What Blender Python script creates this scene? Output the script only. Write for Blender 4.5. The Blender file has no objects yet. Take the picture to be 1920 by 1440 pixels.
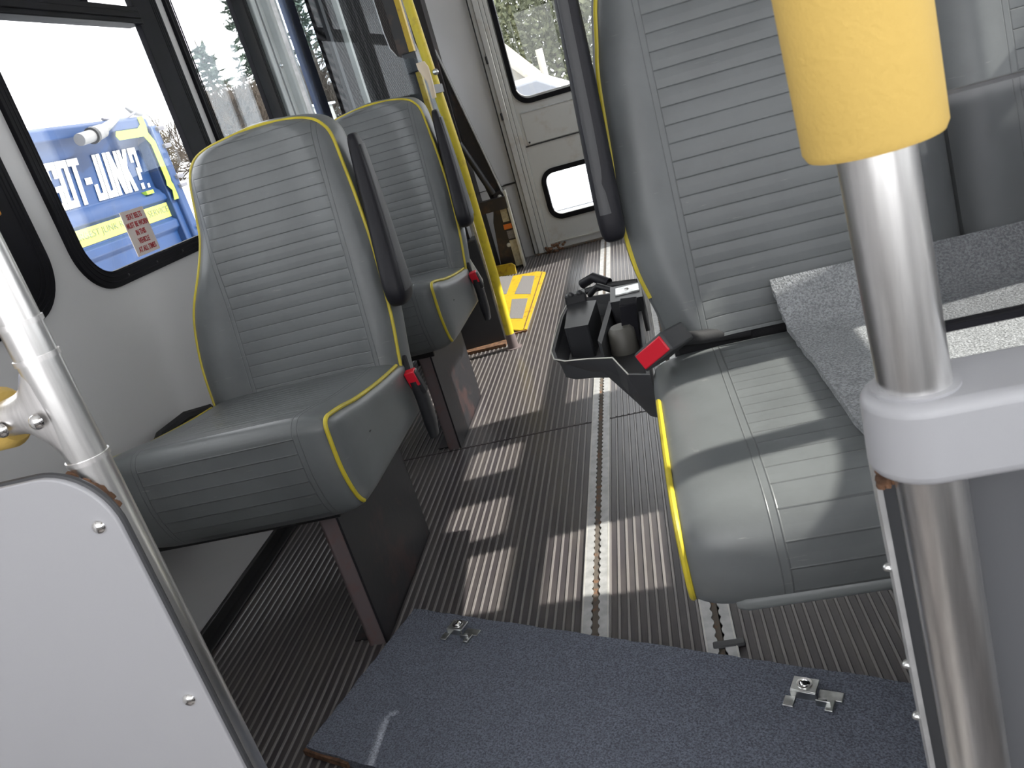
import bpy, bmesh, math, random
from mathutils import Matrix, Vector
random.seed(7)
C = bpy.context.scene.collection
sc = bpy.context.scene

# ------------------------------------------------------------------ camera
YAW, PITCH, ROLL = [math.radians(v) for v in (-12.42489, 19.47421, -16.59139)]
fw = Vector((math.sin(YAW)*math.cos(PITCH), math.cos(YAW)*math.cos(PITCH), -math.sin(PITCH)))
r0 = Vector((math.cos(YAW), -math.sin(YAW), 0)); u0 = r0.cross(fw)
rt = r0*math.cos(ROLL) + u0*math.sin(ROLL); up = -r0*math.sin(ROLL) + u0*math.cos(ROLL)
cd = bpy.data.cameras.new('camera'); cam = bpy.data.objects.new('camera', cd); C.objects.link(cam)
cd.sensor_width = 36; cd.lens = 1500/1920*36; cd.clip_start = 0.02; cd.clip_end = 300
cd.dof.use_dof = True; cd.dof.focus_distance = 1.7; cd.dof.aperture_fstop = 26
cam.matrix_world = Matrix(((rt.x, up.x, -fw.x, 0), (rt.y, up.y, -fw.y, 0), (rt.z, up.z, -fw.z, 1.0), (0, 0, 0, 1)))
sc.camera = cam

# ------------------------------------------------------------------ light
w = bpy.data.worlds.new('sky'); sc.world = w; w.use_nodes = True
bg = w.node_tree.nodes['Background']; bg.inputs[0].default_value = (0.97, 0.975, 1.0, 1); bg.inputs[1].default_value = 1.0
sd = bpy.data.lights.new('sun', 'SUN'); sun = bpy.data.objects.new('sun', sd); C.objects.link(sun)
sd.energy = 2.6; sd.angle = math.radians(0.6); sd.color = (1.0, 0.95, 0.86)
SUNV = Vector((1.0, 0.13, 0.8))
sun.rotation_euler = SUNV.to_track_quat('Z', 'Y').to_euler(); sun.location = (6, 0, 6)
sc.view_settings.view_transform = 'Standard'; sc.view_settings.look = 'None'
sc.view_settings.gamma = 1; sc.view_settings.use_curve_mapping = False
sc.view_settings.exposure = 2.0

# ------------------------------------------------------------------ materials
MATS = {}
class NT:
    def __init__(s, m): s.t = m.node_tree; s.n = s.t.nodes; s.l = s.t.links
    def node(s, typ, **kw):
        n = s.n.new(typ)
        for k, v in kw.items(): setattr(n, k, v)
        return n
    def put(s, inp, v):
        if isinstance(v, bpy.types.NodeSocket): s.l.new(v, inp)
        else: inp.default_value = v
    def m(s, op, a, b=0.0, c=0.0):
        n = s.node('ShaderNodeMath', operation=op)
        for i, v in enumerate((a, b, c)):
            if i < len(n.inputs): s.put(n.inputs[i], v)
        return n.outputs[0]
    def mix(s, f, a, b):
        n = s.node('ShaderNodeMix', data_type='RGBA'); s.put(n.inputs[0], f); s.put(n.inputs[6], a); s.put(n.inputs[7], b); return n.outputs[2]
    def noise(s, scale, detail=3, vec=None, rough=0.5):
        n = s.node('ShaderNodeTexNoise'); n.inputs['Scale'].default_value = scale; n.inputs['Detail'].default_value = detail; n.inputs['Roughness'].default_value = rough
        if vec is not None: s.l.new(vec, n.inputs['Vector'])
        return n.outputs['Fac']
    def step(s, x, lo, hi):
        n = s.node('ShaderNodeMapRange', interpolation_type='SMOOTHSTEP'); s.put(n.inputs[0], x); n.inputs[1].default_value = lo; n.inputs[2].default_value = hi; return n.outputs[0]
    def bump(s, h, strength=0.5, dist=0.002, normal=None):
        n = s.node('ShaderNodeBump'); n.inputs['Strength'].default_value = strength; n.inputs['Distance'].default_value = dist; s.put(n.inputs['Height'], h)
        if normal is not None: s.l.new(normal, n.inputs['Normal'])
        return n.outputs[0]
def c4(c): return (c[0], c[1], c[2], 1)
def srgb(r, g, b):
    f = lambda v: (v/255/12.92 if v/255 <= .04045 else ((v/255+.055)/1.055)**2.4)
    return (f(r), f(g), f(b))
def mat(name, col, rough=0.5, metal=0.0, nscale=0, namt=0.0, bscale=0, bstr=0.0, bdist=0.001, spec=0.5, stretch=None):
    m = bpy.data.materials.new(name); m.use_nodes = True; t = NT(m); b = t.n['Principled BSDF']
    b.inputs['Base Color'].default_value = c4(col); b.inputs['Roughness'].default_value = rough; b.inputs['Metallic'].default_value = metal
    b.inputs['Specular IOR Level'].default_value = spec
    tc = t.node('ShaderNodeTexCoord').outputs['Object']
    if stretch:
        mp = t.node('ShaderNodeMapping'); mp.inputs['Scale'].default_value = stretch; t.l.new(tc, mp.inputs[0]); tc = mp.outputs[0]
    if nscale:
        f = t.noise(nscale, 4, tc)
        f = t.step(f, 0.3, 0.7)
        t.l.new(t.mix(f, c4([max(0, v*(1-namt)) for v in col]), c4([min(1, v*(1+namt)) for v in col])), b.inputs['Base Color'])
    if bscale:
        t.l.new(t.bump(t.noise(bscale, 3, tc), bstr, bdist), b.inputs['Normal'])
    MATS[name] = m; return m
def glassmat(name, tint=(0.95, 0.97, 0.97), ior=1.45, rough=0.0, mirror=1.0):
    m = bpy.data.materials.new(name); m.use_nodes = True; t = NT(m); t.n.remove(t.n['Principled BSDF']); o = t.n['Material Output']
    tr = t.node('ShaderNodeBsdfTransparent'); tr.inputs[0].default_value = c4(tint)
    gl = t.node('ShaderNodeBsdfGlossy'); gl.inputs['Roughness'].default_value = rough; gl.inputs[0].default_value = (1, 1, 1, 1)
    fr = t.node('ShaderNodeFresnel'); gm = t.node('ShaderNodeNewGeometry')
    t.l.new(t.m('MULTIPLY_ADD', gm.outputs['Backfacing'], 1/ior-ior, ior), fr.inputs[0])
    mx = t.node('ShaderNodeMixShader'); t.l.new(t.m('MULTIPLY', fr.outputs[0], mirror), mx.inputs[0]); t.l.new(tr.outputs[0], mx.inputs[1]); t.l.new(gl.outputs[0], mx.inputs[2]); t.l.new(mx.outputs[0], o.inputs[0])
    MATS[name] = m; return m

# quilted grey vinyl: UV x runs -1..1 between the two seams, UV y is the length along the pad in metres
def vinyl(name, col, half, pitch=0.032, quilt=True):
    m = bpy.data.materials.new(name); m.use_nodes = True; t = NT(m); b = t.n['Principled BSDF']
    uv = t.node('ShaderNodeUVMap').outputs[0]; sp = t.node('ShaderNodeSeparateXYZ'); t.l.new(uv, sp.inputs[0])
    obj = t.node('ShaderNodeTexCoord').outputs['Object']
    ax = t.m('MULTIPLY', t.m('ABSOLUTE', sp.outputs[0]), half)
    ph = t.m('FRACT', t.m('DIVIDE', sp.outputs[1], pitch))
    d = t.m('MULTIPLY', t.m('SUBTRACT', 0.5, t.m('ABSOLUTE', t.m('SUBTRACT', ph, 0.5))), pitch)   # distance to nearest stitch row
    inside = t.m('LESS_THAN', ax, half)
    g1 = t.m('MULTIPLY', t.m('SUBTRACT', 1.0, t.step(d, 0.0002, 0.0015)), inside)
    s1 = t.m('SUBTRACT', 1.0, t.step(t.m('ABSOLUTE', t.m('SUBTRACT', ax, half)), 0.0002, 0.0016))
    s2 = t.m('SUBTRACT', 1.0, t.step(t.m('ABSOLUTE', t.m('SUBTRACT', ax, half+0.010)), 0.0002, 0.0013))
    puff = t.m('MULTIPLY', t.m('SQRT', t.m('MULTIPLY', d, 2/pitch)), inside)
    wear = t.noise(6, 5, obj, 0.6); grain = t.noise(420, 2, obj); creases = t.noise(28, 6, obj, 0.65)
    scr = t.node('ShaderNodeMapping'); scr.inputs['Scale'].default_value = (5, 5, 60); scr.inputs['Rotation'].default_value = (0.3, 0.9, 0.4); t.l.new(obj, scr.inputs[0])
    scratch = t.step(t.noise(3.5, 3, scr.outputs[0], 0.7), 0.66, 0.76)
    base = t.mix(t.step(wear, 0.3, 0.72), c4([v*0.88 for v in col]), c4([v*1.12 for v in col]))
    base = t.mix(t.m('MULTIPLY', scratch, 0.25), base, (0.42, 0.41, 0.38, 1))
    groove = t.m('MAXIMUM', g1, t.m('MAXIMUM', s1, s2)) if quilt else 0.0
    if quilt: base = t.mix(t.m('MULTIPLY', groove, 0.38), base, c4([v*0.35 for v in col]))
    t.l.new(base, b.inputs['Base Color'])
    b.inputs['Specular IOR Level'].default_value = 0.45
    t.l.new(t.m('MULTIPLY_ADD', wear, 0.25, 0.24), b.inputs['Roughness'])
    h = t.m('MULTIPLY_ADD', grain, 0.03, t.m('MULTIPLY', creases, 0.5))
    n1 = t.bump(h, 0.35, 0.0012)
    if quilt:
        hq = t.m('SUBTRACT', t.m('MULTIPLY', puff, 0.6), t.m('MULTIPLY', groove, 0.7))
        n1 = t.bump(hq, 0.42, 0.003, n1)
    t.l.new(n1, b.inputs['Normal']); MATS[name] = m; return m
def carpet(name, col, amt=0.45, tint=None):
    m = bpy.data.materials.new(name); m.use_nodes = True; t = NT(m); b = t.n['Principled BSDF']
    obj = t.node('ShaderNodeTexCoord').outputs['Object']
    f = t.step(t.noise(290, 4, obj, 0.7), 0.34, 0.66); g = t.step(t.noise(34, 4, obj), 0.3, 0.7)
    base = t.mix(f, c4([v*(1-amt) for v in col]), c4([v*(1+amt) for v in col]))
    base = t.mix(t.m('MULTIPLY', g, 0.22), base, c4(tint or [v*0.6 for v in col]))
    t.l.new(base, b.inputs['Base Color']); b.inputs['Roughness'].default_value = 0.95; b.inputs['Specular IOR Level'].default_value = 0.1
    t.l.new(t.bump(t.noise(300, 3, obj), 0.9, 0.003), b.inputs['Normal']); MATS[name] = m; return m
def metal_brushed(name, col, rough=0.28):
    return mat(name, col, rough, 1.0, nscale=30, namt=0.08, bscale=60, bstr=0.06, bdist=0.0005, stretch=(8, 8, 0.6))
def rusty(name, col, rough=0.5, rust=(0.16, 0.06, 0.025), amt=0.5, scale=14):
    m = bpy.data.materials.new(name); m.use_nodes = True; t = NT(m); b = t.n['Principled BSDF']
    obj = t.node('ShaderNodeTexCoord').outputs['Object']
    f = t.step(t.noise(scale, 6, obj, 0.65), 0.52, 0.68)
    t.l.new(t.mix(t.m('MULTIPLY', f, amt), c4(col), c4(rust)), b.inputs['Base Color']); b.inputs['Roughness'].default_value = rough
    t.l.new(t.bump(t.noise(60, 3, obj), 0.25, 0.001), b.inputs['Normal']); MATS[name] = m; return m

V_GREY = (0.128, 0.137, 0.140)
vinyl('vinyl_single', V_GREY, 0.155, 0.0272); vinyl('vinyl_double', V_GREY, 0.172, 0.0292); vinyl('vinyl_plain', (0.15, 0.162, 0.165), 0.155, quilt=False)
mat('vinyl_light', (0.30, 0.29, 0.28), 0.4, nscale=8, namt=0.1, bscale=60, bstr=0.2)
mat('yellow_piping', (0.50, 0.41, 0.03), 0.45, nscale=20, namt=0.15)
mat('wall_grey', (0.56, 0.555, 0.555), 0.42, nscale=1.5, namt=0.03, bscale=300, bstr=0.05)
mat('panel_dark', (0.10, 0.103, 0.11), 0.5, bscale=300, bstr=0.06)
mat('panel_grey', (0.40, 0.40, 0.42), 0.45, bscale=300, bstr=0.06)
mat('ceiling_grey', (0.60, 0.60, 0.59), 0.7)
mat('black_rubber', (0.012, 0.012, 0.013), 0.42)
mat('black_frame', (0.006, 0.006, 0.008), 0.55, nscale=12, namt=0.3, spec=0.12)
mat('black_plastic', (0.022, 0.023, 0.026), 0.38, bscale=500, bstr=0.15)
mat('dark_plastic', (0.045, 0.046, 0.05), 0.5, bscale=500, bstr=0.2)
mat('armrest_plastic', (0.010, 0.010, 0.014), 0.5, bscale=400, bstr=0.15, spec=0.3)
mat('webbing', (0.012, 0.012, 0.014), 0.8, bscale=300, bstr=0.4)
mat('red_button', (0.62, 0.012, 0.03), 0.35)
mat('alu', (0.42, 0.42, 0.42), 0.4, 0.25, nscale=40, namt=0.15)
mat('alu_post', (0.56, 0.55, 0.50), 0.5, 0.3, nscale=10, namt=0.1)
metal_brushed('stainless', (0.80, 0.79, 0.78), 0.30)
metal_brushed('cast_alloy', (0.80, 0.78, 0.77), 0.36)
mat('chrome', (0.85, 0.84, 0.83), 0.1, 1.0)
mat('zinc', (0.62, 0.63, 0.62), 0.3, 1.0, nscale=60, namt=0.25)
mat('foam_yellow', (0.62, 0.42, 0.11), 0.75, nscale=9, namt=0.06, bscale=350, bstr=0.4)
mat('clamp_plastic', (0.36, 0.362, 0.38), 0.4, bscale=400, bstr=0.08)
rusty('yellow_paint', (0.66, 0.52, 0.03), 0.45, (0.22, 0.11, 0.03), 0.35, 22)
rusty('yellow_plate', (0.56, 0.38, 0.02), 0.5, (0.25, 0.10, 0.02), 0.6, 30)
mat('grit', (0.19, 0.18, 0.18), 0.9, nscale=300, namt=0.3)
rusty('pedestal_paint', (0.013, 0.013, 0.016), 0.42, (0.08, 0.035, 0.03), 0.45, 9)
rusty('pedestal_front', (0.15, 0.12, 0.122), 0.5, (0.17, 0.10, 0.09), 0.6, 16)
rusty('lift_steel', (0.022, 0.019, 0.019), 0.5, (0.10, 0.05, 0.03), 0.5, 10)
rusty('door_post', (0.47, 0.47, 0.455), 0.5, (0.30, 0.19, 0.10), 0.25, 8)
rusty('grime', (0.10, 0.085, 0.07), 0.9, (0.20, 0.09, 0.04), 0.8, 40)
mat('rust', (0.13, 0.065, 0.035), 0.9, nscale=60, namt=0.5)
carpet('carpet_blue', (0.142, 0.155, 0.190), 0.42, (0.098, 0.106, 0.130))
carpet('carpet_grey', (0.265, 0.275, 0.285), 0.36)
glassmat('window_glass', (0.95, 0.96, 0.96), 1.45, 0.0, 0.6)
glassmat('plexi_clear', (0.86, 0.90, 0.93), 1.5, 0.0, 0.5)
glassmat('plexi_smoke', (0.76, 0.76, 0.77), 1.35, 0.05, 0.6)
mat('sticker_base', (0.60, 0.53, 0.49), 0.6); mat('sticker_red', (0.40, 0.025, 0.03), 0.6)
mat('paper', (0.75, 0.75, 0.72), 0.6, nscale=30, namt=0.1); mat('green_print', (0.02, 0.30, 0.16), 0.6)
mat('label_cream', (0.42, 0.37, 0.25), 0.6, nscale=60, namt=0.2); mat('label_orange', (0.62, 0.16, 0.02), 0.6)
mat('navy_frame', (0.02, 0.035, 0.085), 0.3); mat('orange_light', (0.75, 0.30, 0.02), 0.4)
mat('cap_grey', (0.12, 0.115, 0.10), 0.5)
mat('cream_plastic', (0.62, 0.52, 0.38), 0.5)
mat('truck_blue', (0.003, 0.026, 0.095), 0.5, nscale=3, namt=0.12); mat('truck_lime', (0.22, 0.36, 0.03), 0.6); mat('truck_white', (0.85, 0.85, 0.85), 0.6)
mat('truck_yellow', (0.34, 0.37, 0.075), 0.6); mat('truck_ink', (0.11, 0.14, 0.08), 0.6); mat('arm_grey', (0.17, 0.17, 0.175), 0.5); mat('truck_steel', (0.12, 0.12, 0.14), 0.5, 0.2)
mat('snow', (0.80, 0.81, 0.83), 0.9, nscale=0.7, namt=0.1)
mat('bark', (0.07, 0.06, 0.05), 0.9); mat('twig', (0.060, 0.046, 0.034), 0.9, nscale=2, namt=0.25); mat('pine', (0.040, 0.062, 0.045), 0.8, nscale=3, namt=0.35)
mat('thicket', (0.085, 0.095, 0.055), 0.9, nscale=2, namt=0.4); mat('siding', (0.34, 0.33, 0.30), 0.7); mat('roof', (0.40, 0.37, 0.31), 0.8); mat('car_white', (0.80, 0.80, 0.82), 0.3); mat('car_glass', (0.16, 0.17, 0.19), 0.3)
# lift platform: dark expanded-metal mesh look
m = bpy.data.materials.new('expanded_metal'); m.use_nodes = True; t = NT(m); b = t.n['Principled BSDF']
o_ = t.node('ShaderNodeTexCoord').outputs['Object']
wv = t.node('ShaderNodeTexWave', bands_direction='DIAGONAL'); wv.inputs['Scale'].default_value = 16; wv.inputs['Distortion'].default_value = 0.4; t.l.new(o_, wv.inputs[0])
ch = t.node('ShaderNodeTexChecker'); ch.inputs['Scale'].default_value = 34; t.l.new(o_, ch.inputs[0])
t.l.new(t.mix(t.m('MULTIPLY', wv.outputs['Fac'], t.m('MULTIPLY_ADD', ch.outputs['Fac'], .5, .5)), (0.004, 0.004, 0.0045, 1), (0.055, 0.048, 0.047, 1)), b.inputs['Base Color']); b.inputs['Roughness'].default_value = 0.8; b.inputs['Specular IOR Level'].default_value = 0.1
MATS['expanded_metal'] = m
# ribbed rubber: the rib crowns are worn lighter than the channels
m = bpy.data.materials.new('ribbed_rubber'); m.use_nodes = True; t = NT(m); b = t.n['Principled BSDF']
o_ = t.node('ShaderNodeTexCoord').outputs['Object']; sp = t.node('ShaderNodeSeparateXYZ'); t.l.new(o_, sp.inputs[0])
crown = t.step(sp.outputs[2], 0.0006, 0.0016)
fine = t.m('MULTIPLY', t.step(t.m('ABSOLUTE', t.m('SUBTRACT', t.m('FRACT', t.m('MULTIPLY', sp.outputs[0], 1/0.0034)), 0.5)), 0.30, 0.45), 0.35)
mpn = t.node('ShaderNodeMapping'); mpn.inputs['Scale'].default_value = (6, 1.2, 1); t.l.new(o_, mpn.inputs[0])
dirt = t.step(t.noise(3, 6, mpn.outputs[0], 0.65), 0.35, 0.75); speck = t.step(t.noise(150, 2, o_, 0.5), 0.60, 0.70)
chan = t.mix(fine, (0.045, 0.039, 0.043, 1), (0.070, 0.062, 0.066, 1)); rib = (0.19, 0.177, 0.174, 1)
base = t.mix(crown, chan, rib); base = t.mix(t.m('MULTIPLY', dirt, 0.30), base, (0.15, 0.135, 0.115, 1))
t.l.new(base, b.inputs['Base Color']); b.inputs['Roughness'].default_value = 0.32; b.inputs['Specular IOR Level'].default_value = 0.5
MATS['ribbed_rubber'] = m

# ------------------------------------------------------------------ mesh helpers
class MB:
    def __init__(s): s.v = []; s.f = []; s.uv = None
    def quadgrid(s, P, closed_u=False, uv=None):
        n, k = len(P), len(P[0]); b = len(s.v)
        for row in P: s.v += [tuple(p) for p in row]
        if uv is not None and s.uv is None: s.uv = {}
        for i in range(n-1):
            for j in range(k if closed_u else k-1):
                j2 = (j+1) % k; f = (b+i*k+j, b+i*k+j2, b+(i+1)*k+j2, b+(i+1)*k+j); s.f.append(f)
        if uv is not None:
            for i in range(n):
                for j in range(k): s.uv[b+i*k+j] = uv[i][j]
        return b
    def box(s, a, c):
        x0, x1 = sorted((a[0], c[0])); y0, y1 = sorted((a[1], c[1])); z0, z1 = sorted((a[2], c[2])); b = len(s.v)
        s.v += [(x0,y0,z0),(x1,y0,z0),(x1,y1,z0),(x0,y1,z0),(x0,y0,z1),(x1,y0,z1),(x1,y1,z1),(x0,y1,z1)]
        s.f += [tuple(b+i for i in q) for q in ((0,3,2,1),(4,5,6,7),(0,1,5,4),(1,2,6,5),(2,3,7,6),(3,0,4,7))]; return s
    def bar(s, p, q, w_, h_, side=Vector((1, 0, 0))):
        p, q = Vector(p), Vector(q); d = (q-p).normalized(); u = (side - d*side.dot(d)).normalized(); v = d.cross(u); b = len(s.v)
        for e in (p, q):
            for a_, b_ in ((-1,-1),(1,-1),(1,1),(-1,1)): s.v.append(tuple(e+u*a_*w_/2+v*b_*h_/2))
        s.f += [tuple(b+i for i in k) for k in ((0,3,2,1),(4,5,6,7),(0,1,5,4),(1,2,6,5),(2,3,7,6),(3,0,4,7))]; return s
    def tube(s, path, r, n=12, caps=True):
        path = [Vector(p) for p in path]; R = r if isinstance(r, (list, tuple)) else [r]*len(path); prev = None; rings = []
        for i, p in enumerate(path):
            d = (path[min(i+1, len(path)-1)] - path[max(i-1, 0)]).normalized()
            if prev is None: a = d.orthogonal().normalized()
            else: a = (prev - d*prev.dot(d)).normalized()
            prev = a; c = d.cross(a)
            rings.append([p + (a*math.cos(2*math.pi*k/n) + c*math.sin(2*math.pi*k/n))*R[i] for k in range(n)])
        b = s.quadgrid(rings, closed_u=True)
        if caps: s.f.append(tuple(b+k for k in reversed(range(n)))); s.f.append(tuple(b+(len(path)-1)*n+k for k in range(n)))
        return s
    def prism(s, poly, d):          # poly: 3D loop, d: extrude vector
        b = len(s.v); n = len(poly); d = Vector(d)
        s.v += [tuple(p) for p in poly] + [tuple(Vector(p)+d) for p in poly]
        s.f.append(tuple(b+i for i in range(n))); s.f.append(tuple(b+n+i for i in reversed(range(n))))
        for i in range(n): s.f.append((b+i, b+n+i, b+n+(i+1) % n, b+(i+1) % n))
        return s
    def loft(s, secs, n=20, p=3.0):   # secs: (cx,cy,cz,hx,hy) horizontal superellipse sections
        rings = []
        for cx, cy, cz, hx, hy in secs:
            ring = []
            for k in range(n):
                a = 2*math.pi*k/n; ca, sa = math.cos(a), math.sin(a)
                ring.append((cx+hx*math.copysign(abs(ca)**(2/p), ca), cy+hy*math.copysign(abs(sa)**(2/p), sa), cz))
            rings.append(ring)
        b = s.quadgrid(rings, closed_u=True); s.f.append(tuple(b+k for k in reversed(range(n)))); s.f.append(tuple(b+(len(secs)-1)*n+k for k in range(n))); return s
    def dome(s, c, axis, r, h, n=14):
        axis = Vector(axis).normalized(); a = axis.orthogonal().normalized(); d = axis.cross(a); c = Vector(c); rings = []
        for i in range(6):
            t_ = math.pi/2*i/5.3; rings.append([c + axis*h*math.sin(t_) + (a*math.cos(2*math.pi*k/n)+d*math.sin(2*math.pi*k/n))*r*math.cos(t_) for k in range(n)])
        b = s.quadgrid(rings, closed_u=True); s.f.append(tuple(b+5*n+k for k in range(n))); s.f.append(tuple(b+k for k in reversed(range(n)))); return s
    def build(s, name, m=None, parent=None, smooth=True, bevel=0, seg=2, angle=40, sub=0):
        me = bpy.data.meshes.new(name); me.from_pydata(s.v, [], s.f)
        bm = bmesh.new(); bm.from_mesh(me)
        if s.uv is None: bmesh.ops.recalc_face_normals(bm, faces=bm.faces)
        bm.to_mesh(me); bm.free()
        if s.uv is not None:
            ul = me.uv_layers.new(name='UVMap')
            for lp in me.loops: ul.data[lp.index].uv = s.uv.get(lp.vertex_index, (9, 0))
        return link(name, me, m, parent, smooth, bevel, seg, angle, sub)
def link(name, me, m, parent, smooth=True, bevel=0, seg=2, angle=40, sub=0):
    if m: me.materials.append(MATS[m] if isinstance(m, str) else m)
    o = bpy.data.objects.new(name, me); C.objects.link(o)
    if smooth and len(me.polygons):
        me.polygons.foreach_set('use_smooth', [True]*len(me.polygons))
        me.update()
        try: me.set_sharp_from_angle(angle=math.radians(angle))
        except Exception: pass
    if bevel:
        b = o.modifiers.new('bevel', 'BEVEL'); b.width = bevel; b.segments = seg; b.limit_method = 'ANGLE'; b.angle_limit = math.radians(40)
    if sub:
        b = o.modifiers.new('sub', 'SUBSURF'); b.levels = sub; b.render_levels = sub
    if parent: o.parent = parent; o.matrix_parent_inverse = parent.matrix_world.inverted()
    return o
def empty(name, loc, rz=0):
    o = bpy.data.objects.new(name, None); C.objects.link(o); o.location = loc; o.rotation_euler = (0, 0, rz); o.empty_display_size = 0.05
    o.matrix_world = Matrix.Translation(Vector(loc)) @ Matrix.Rotation(rz, 4, 'Z'); return o
def tag(o, label=None, cat=None, group=None, kind=None):
    if label: o['label'] = label
    if cat: o['category'] = cat
    if group: o['group'] = group
    if kind: o['kind'] = kind
    return o
def struct(o): o['kind'] = 'structure'; return o
def rrect(u0, v0, u1, v1, r, n=8):
    r = min(r, (u1-u0)/2-1e-4, (v1-v0)/2-1e-4); pts = []
    for cx, cy, a0 in ((u1-r, v0+r, -90), (u1-r, v1-r, 0), (u0+r, v1-r, 90), (u0+r, v0+r, 180)):
        for k in range(n+1):
            a = math.radians(a0+90*k/n); pts.append((cx+r*math.cos(a), cy+r*math.sin(a)))
    return pts
def plate(name, outer, holes, thick, M, m, parent=None, smooth=False, bevel=0):
    cu = bpy.data.curves.new(name, 'CURVE'); cu.dimensions = '2D'; cu.fill_mode = 'BOTH'; cu.extrude = thick/2
    for lp in [outer]+list(holes):
        s_ = cu.splines.new('POLY'); s_.points.add(len(lp)-1); s_.use_cyclic_u = True
        for i, p in enumerate(lp): s_.points[i].co = (p[0], p[1], 0, 1)
    to = bpy.data.objects.new('tmp', cu); C.objects.link(to); dg = bpy.context.evaluated_depsgraph_get(); dg.update()
    me = bpy.data.meshes.new_from_object(to.evaluated_get(dg)); bpy.data.objects.remove(to); bpy.data.curves.remove(cu)
    me.name = name; me.transform(M); me.materials.clear()
    bm = bmesh.new(); bm.from_mesh(me); bmesh.ops.remove_doubles(bm, verts=bm.verts, dist=1e-5); bmesh.ops.recalc_face_normals(bm, faces=bm.faces); bm.to_mesh(me); bm.free()
    return link(name, me, m, parent, smooth, bevel)
def text(name, body, size, sx, M, m, parent, bold=0.0, shear=0.0, ext=0.001, align='LEFT', space=1.0, line=1.0):
    cu = bpy.data.curves.new(name, 'FONT'); cu.body = body; cu.size = size; cu.offset = bold; cu.shear = shear; cu.extrude = ext; cu.align_x = align; cu.space_character = space; cu.space_line = line
    to = bpy.data.objects.new('tmp', cu); C.objects.link(to); dg = bpy.context.evaluated_depsgraph_get(); dg.update()
    me = bpy.data.meshes.new_from_object(to.evaluated_get(dg)); bpy.data.objects.remove(to); bpy.data.curves.remove(cu)
    me.name = name; me.transform(M @ Matrix.Diagonal((sx, 1, 1, 1))); me.materials.clear(); return link(name, me, m, parent, False)
def frameM(o, u, v):
    u = Vector(u); v = Vector(v); w_ = u.cross(v); o = Vector(o)
    return Matrix(((u.x, v.x, w_.x, o.x), (u.y, v.y, w_.y, o.y), (u.z, v.z, w_.z, o.z), (0, 0, 0, 1)))
def YZ(x): return frameM((x, 0, 0), (0, 1, 0), (0, 0, 1))        # u=y v=z normal +x
def XZ(y): return frameM((0, y, 0), (1, 0, 0), (0, 0, 1))        # u=x v=z normal -y
def XY(z): return frameM((0, 0, z), (1, 0, 0), (0, 1, 0))
def interp(tab, x):
    if x <= tab[0][0]: return tab[0][1]
    for (a, p), (b_, q) in zip(tab, tab[1:]):
        if x <= b_: return p+(q-p)*(x-a)/(b_-a)
    return tab[-1][1]
def smoothtab(tab, n=6):
    pts = [Vector((a, b_)) for a, b_ in tab]; out = []
    for i in range(len(pts)-1):
        p0 = pts[max(i-1, 0)]; p1 = pts[i]; p2 = pts[i+1]; p3 = pts[min(i+2, len(pts)-1)]
        for k in range(n):
            t_ = k/n; out.append(0.5*((2*p1)+(p2-p0)*t_+(2*p0-5*p1+4*p2-p3)*t_*t_+(3*p1-p0-3*p2+p3)*t_**3))
    out.append(pts[-1]); return [tuple(p) for p in out]

# ------------------------------------------------------------------ bus shell
XL, XR, YF, YR, ZC = -1.217, 1.0, -0.9, 5.03, 1.98
# floor with real ribs running down the bus
fl = MB(); P_ = 0.019; xs = []
x = XL
while x < XR:
    xs += [(x, 0.0), (x+P_*0.62, 0.0), (x+P_*0.70, 0.0022), (x+P_*0.92, 0.0022)]; x += P_
ys = [YF, 0.4, 0.9, 1.4, 1.9, 2.258, 2.262, 2.266, 2.270, 3.0, 4.0, YR]
fl.quadgrid([[(a, y, z_ if not (2.26 < y < 2.267) else -0.002) for a, z_ in xs] for y in ys])
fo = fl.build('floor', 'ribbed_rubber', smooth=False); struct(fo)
sb = MB().box((XL-.05, YF, -0.06), (XR+.05, YR+.05, -0.004)).build('floor', 'black_rubber', smooth=False); struct(sb)
# side walls
LW = [(0.55, 0.83, 1.525, 1.80, 0.12), (1.60, 0.828, 2.395, 1.80, 0.11), (2.45, 0.828, 3.05, 1.80, 0.11)]
LH = [rrect(a+.02, b_+.02, c_-.02, d_-.02, r_-.01) for a, b_, c_, d_, r_ in LW] + [rrect(3.26, 0.80, 4.82, 1.84, 0.06)]
struct(plate('wall_left', [(YF, 0), (YR, 0), (YR, ZC), (YF, ZC)], LH, 0.05, YZ(XL-.025), 'wall_grey'))
RW = [(-.6, .86, .34, 1.62), (.40, .86, 1.33, 1.375), (1.42, .86, 1.83, 1.375), (1.885, 1.18, 2.095, 1.375), (2.24, 1.18, 2.43, 1.375), (2.63, .86, 4.88, 1.62)]  # unseen openings; sills, tops and pillars shaped for where the sunlight lands
struct(plate('wall_right', [(YF, 0), (YR, 0), (YR, ZC), (YF, ZC)], [rrect(a, b_, c_, d_, .03) for a, b_, c_, d_ in RW], 0.05, YZ(XR+.025), 'wall_grey'))
struct(plate('ceiling', [(XL-.05, YF), (XR+.05, YF), (XR+.05, YR+.05), (XL-.05, YR+.05)], [], 0.04, XY(ZC+.02), 'ceiling_grey'))
struct(plate('wall_front', [(XL, 0), (XR, 0), (XR, ZC), (XL, ZC)], [rrect(XL+.1, 0.75, XR-.1, 1.85, .1)], 0.04, XZ(YF-.02), 'wall_grey'))
struct(plate('wall_rear', [(XL, 0), (-.72, 0), (-.72, ZC), (XL, ZC)], [], 0.04, XZ(YR+.02), 'wall_grey'))
struct(plate('wall_rear', [(.75, 0), (XR, 0), (XR, ZC), (.75, ZC)], [], 0.04, XZ(YR+.02), 'wall_grey'))
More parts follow.
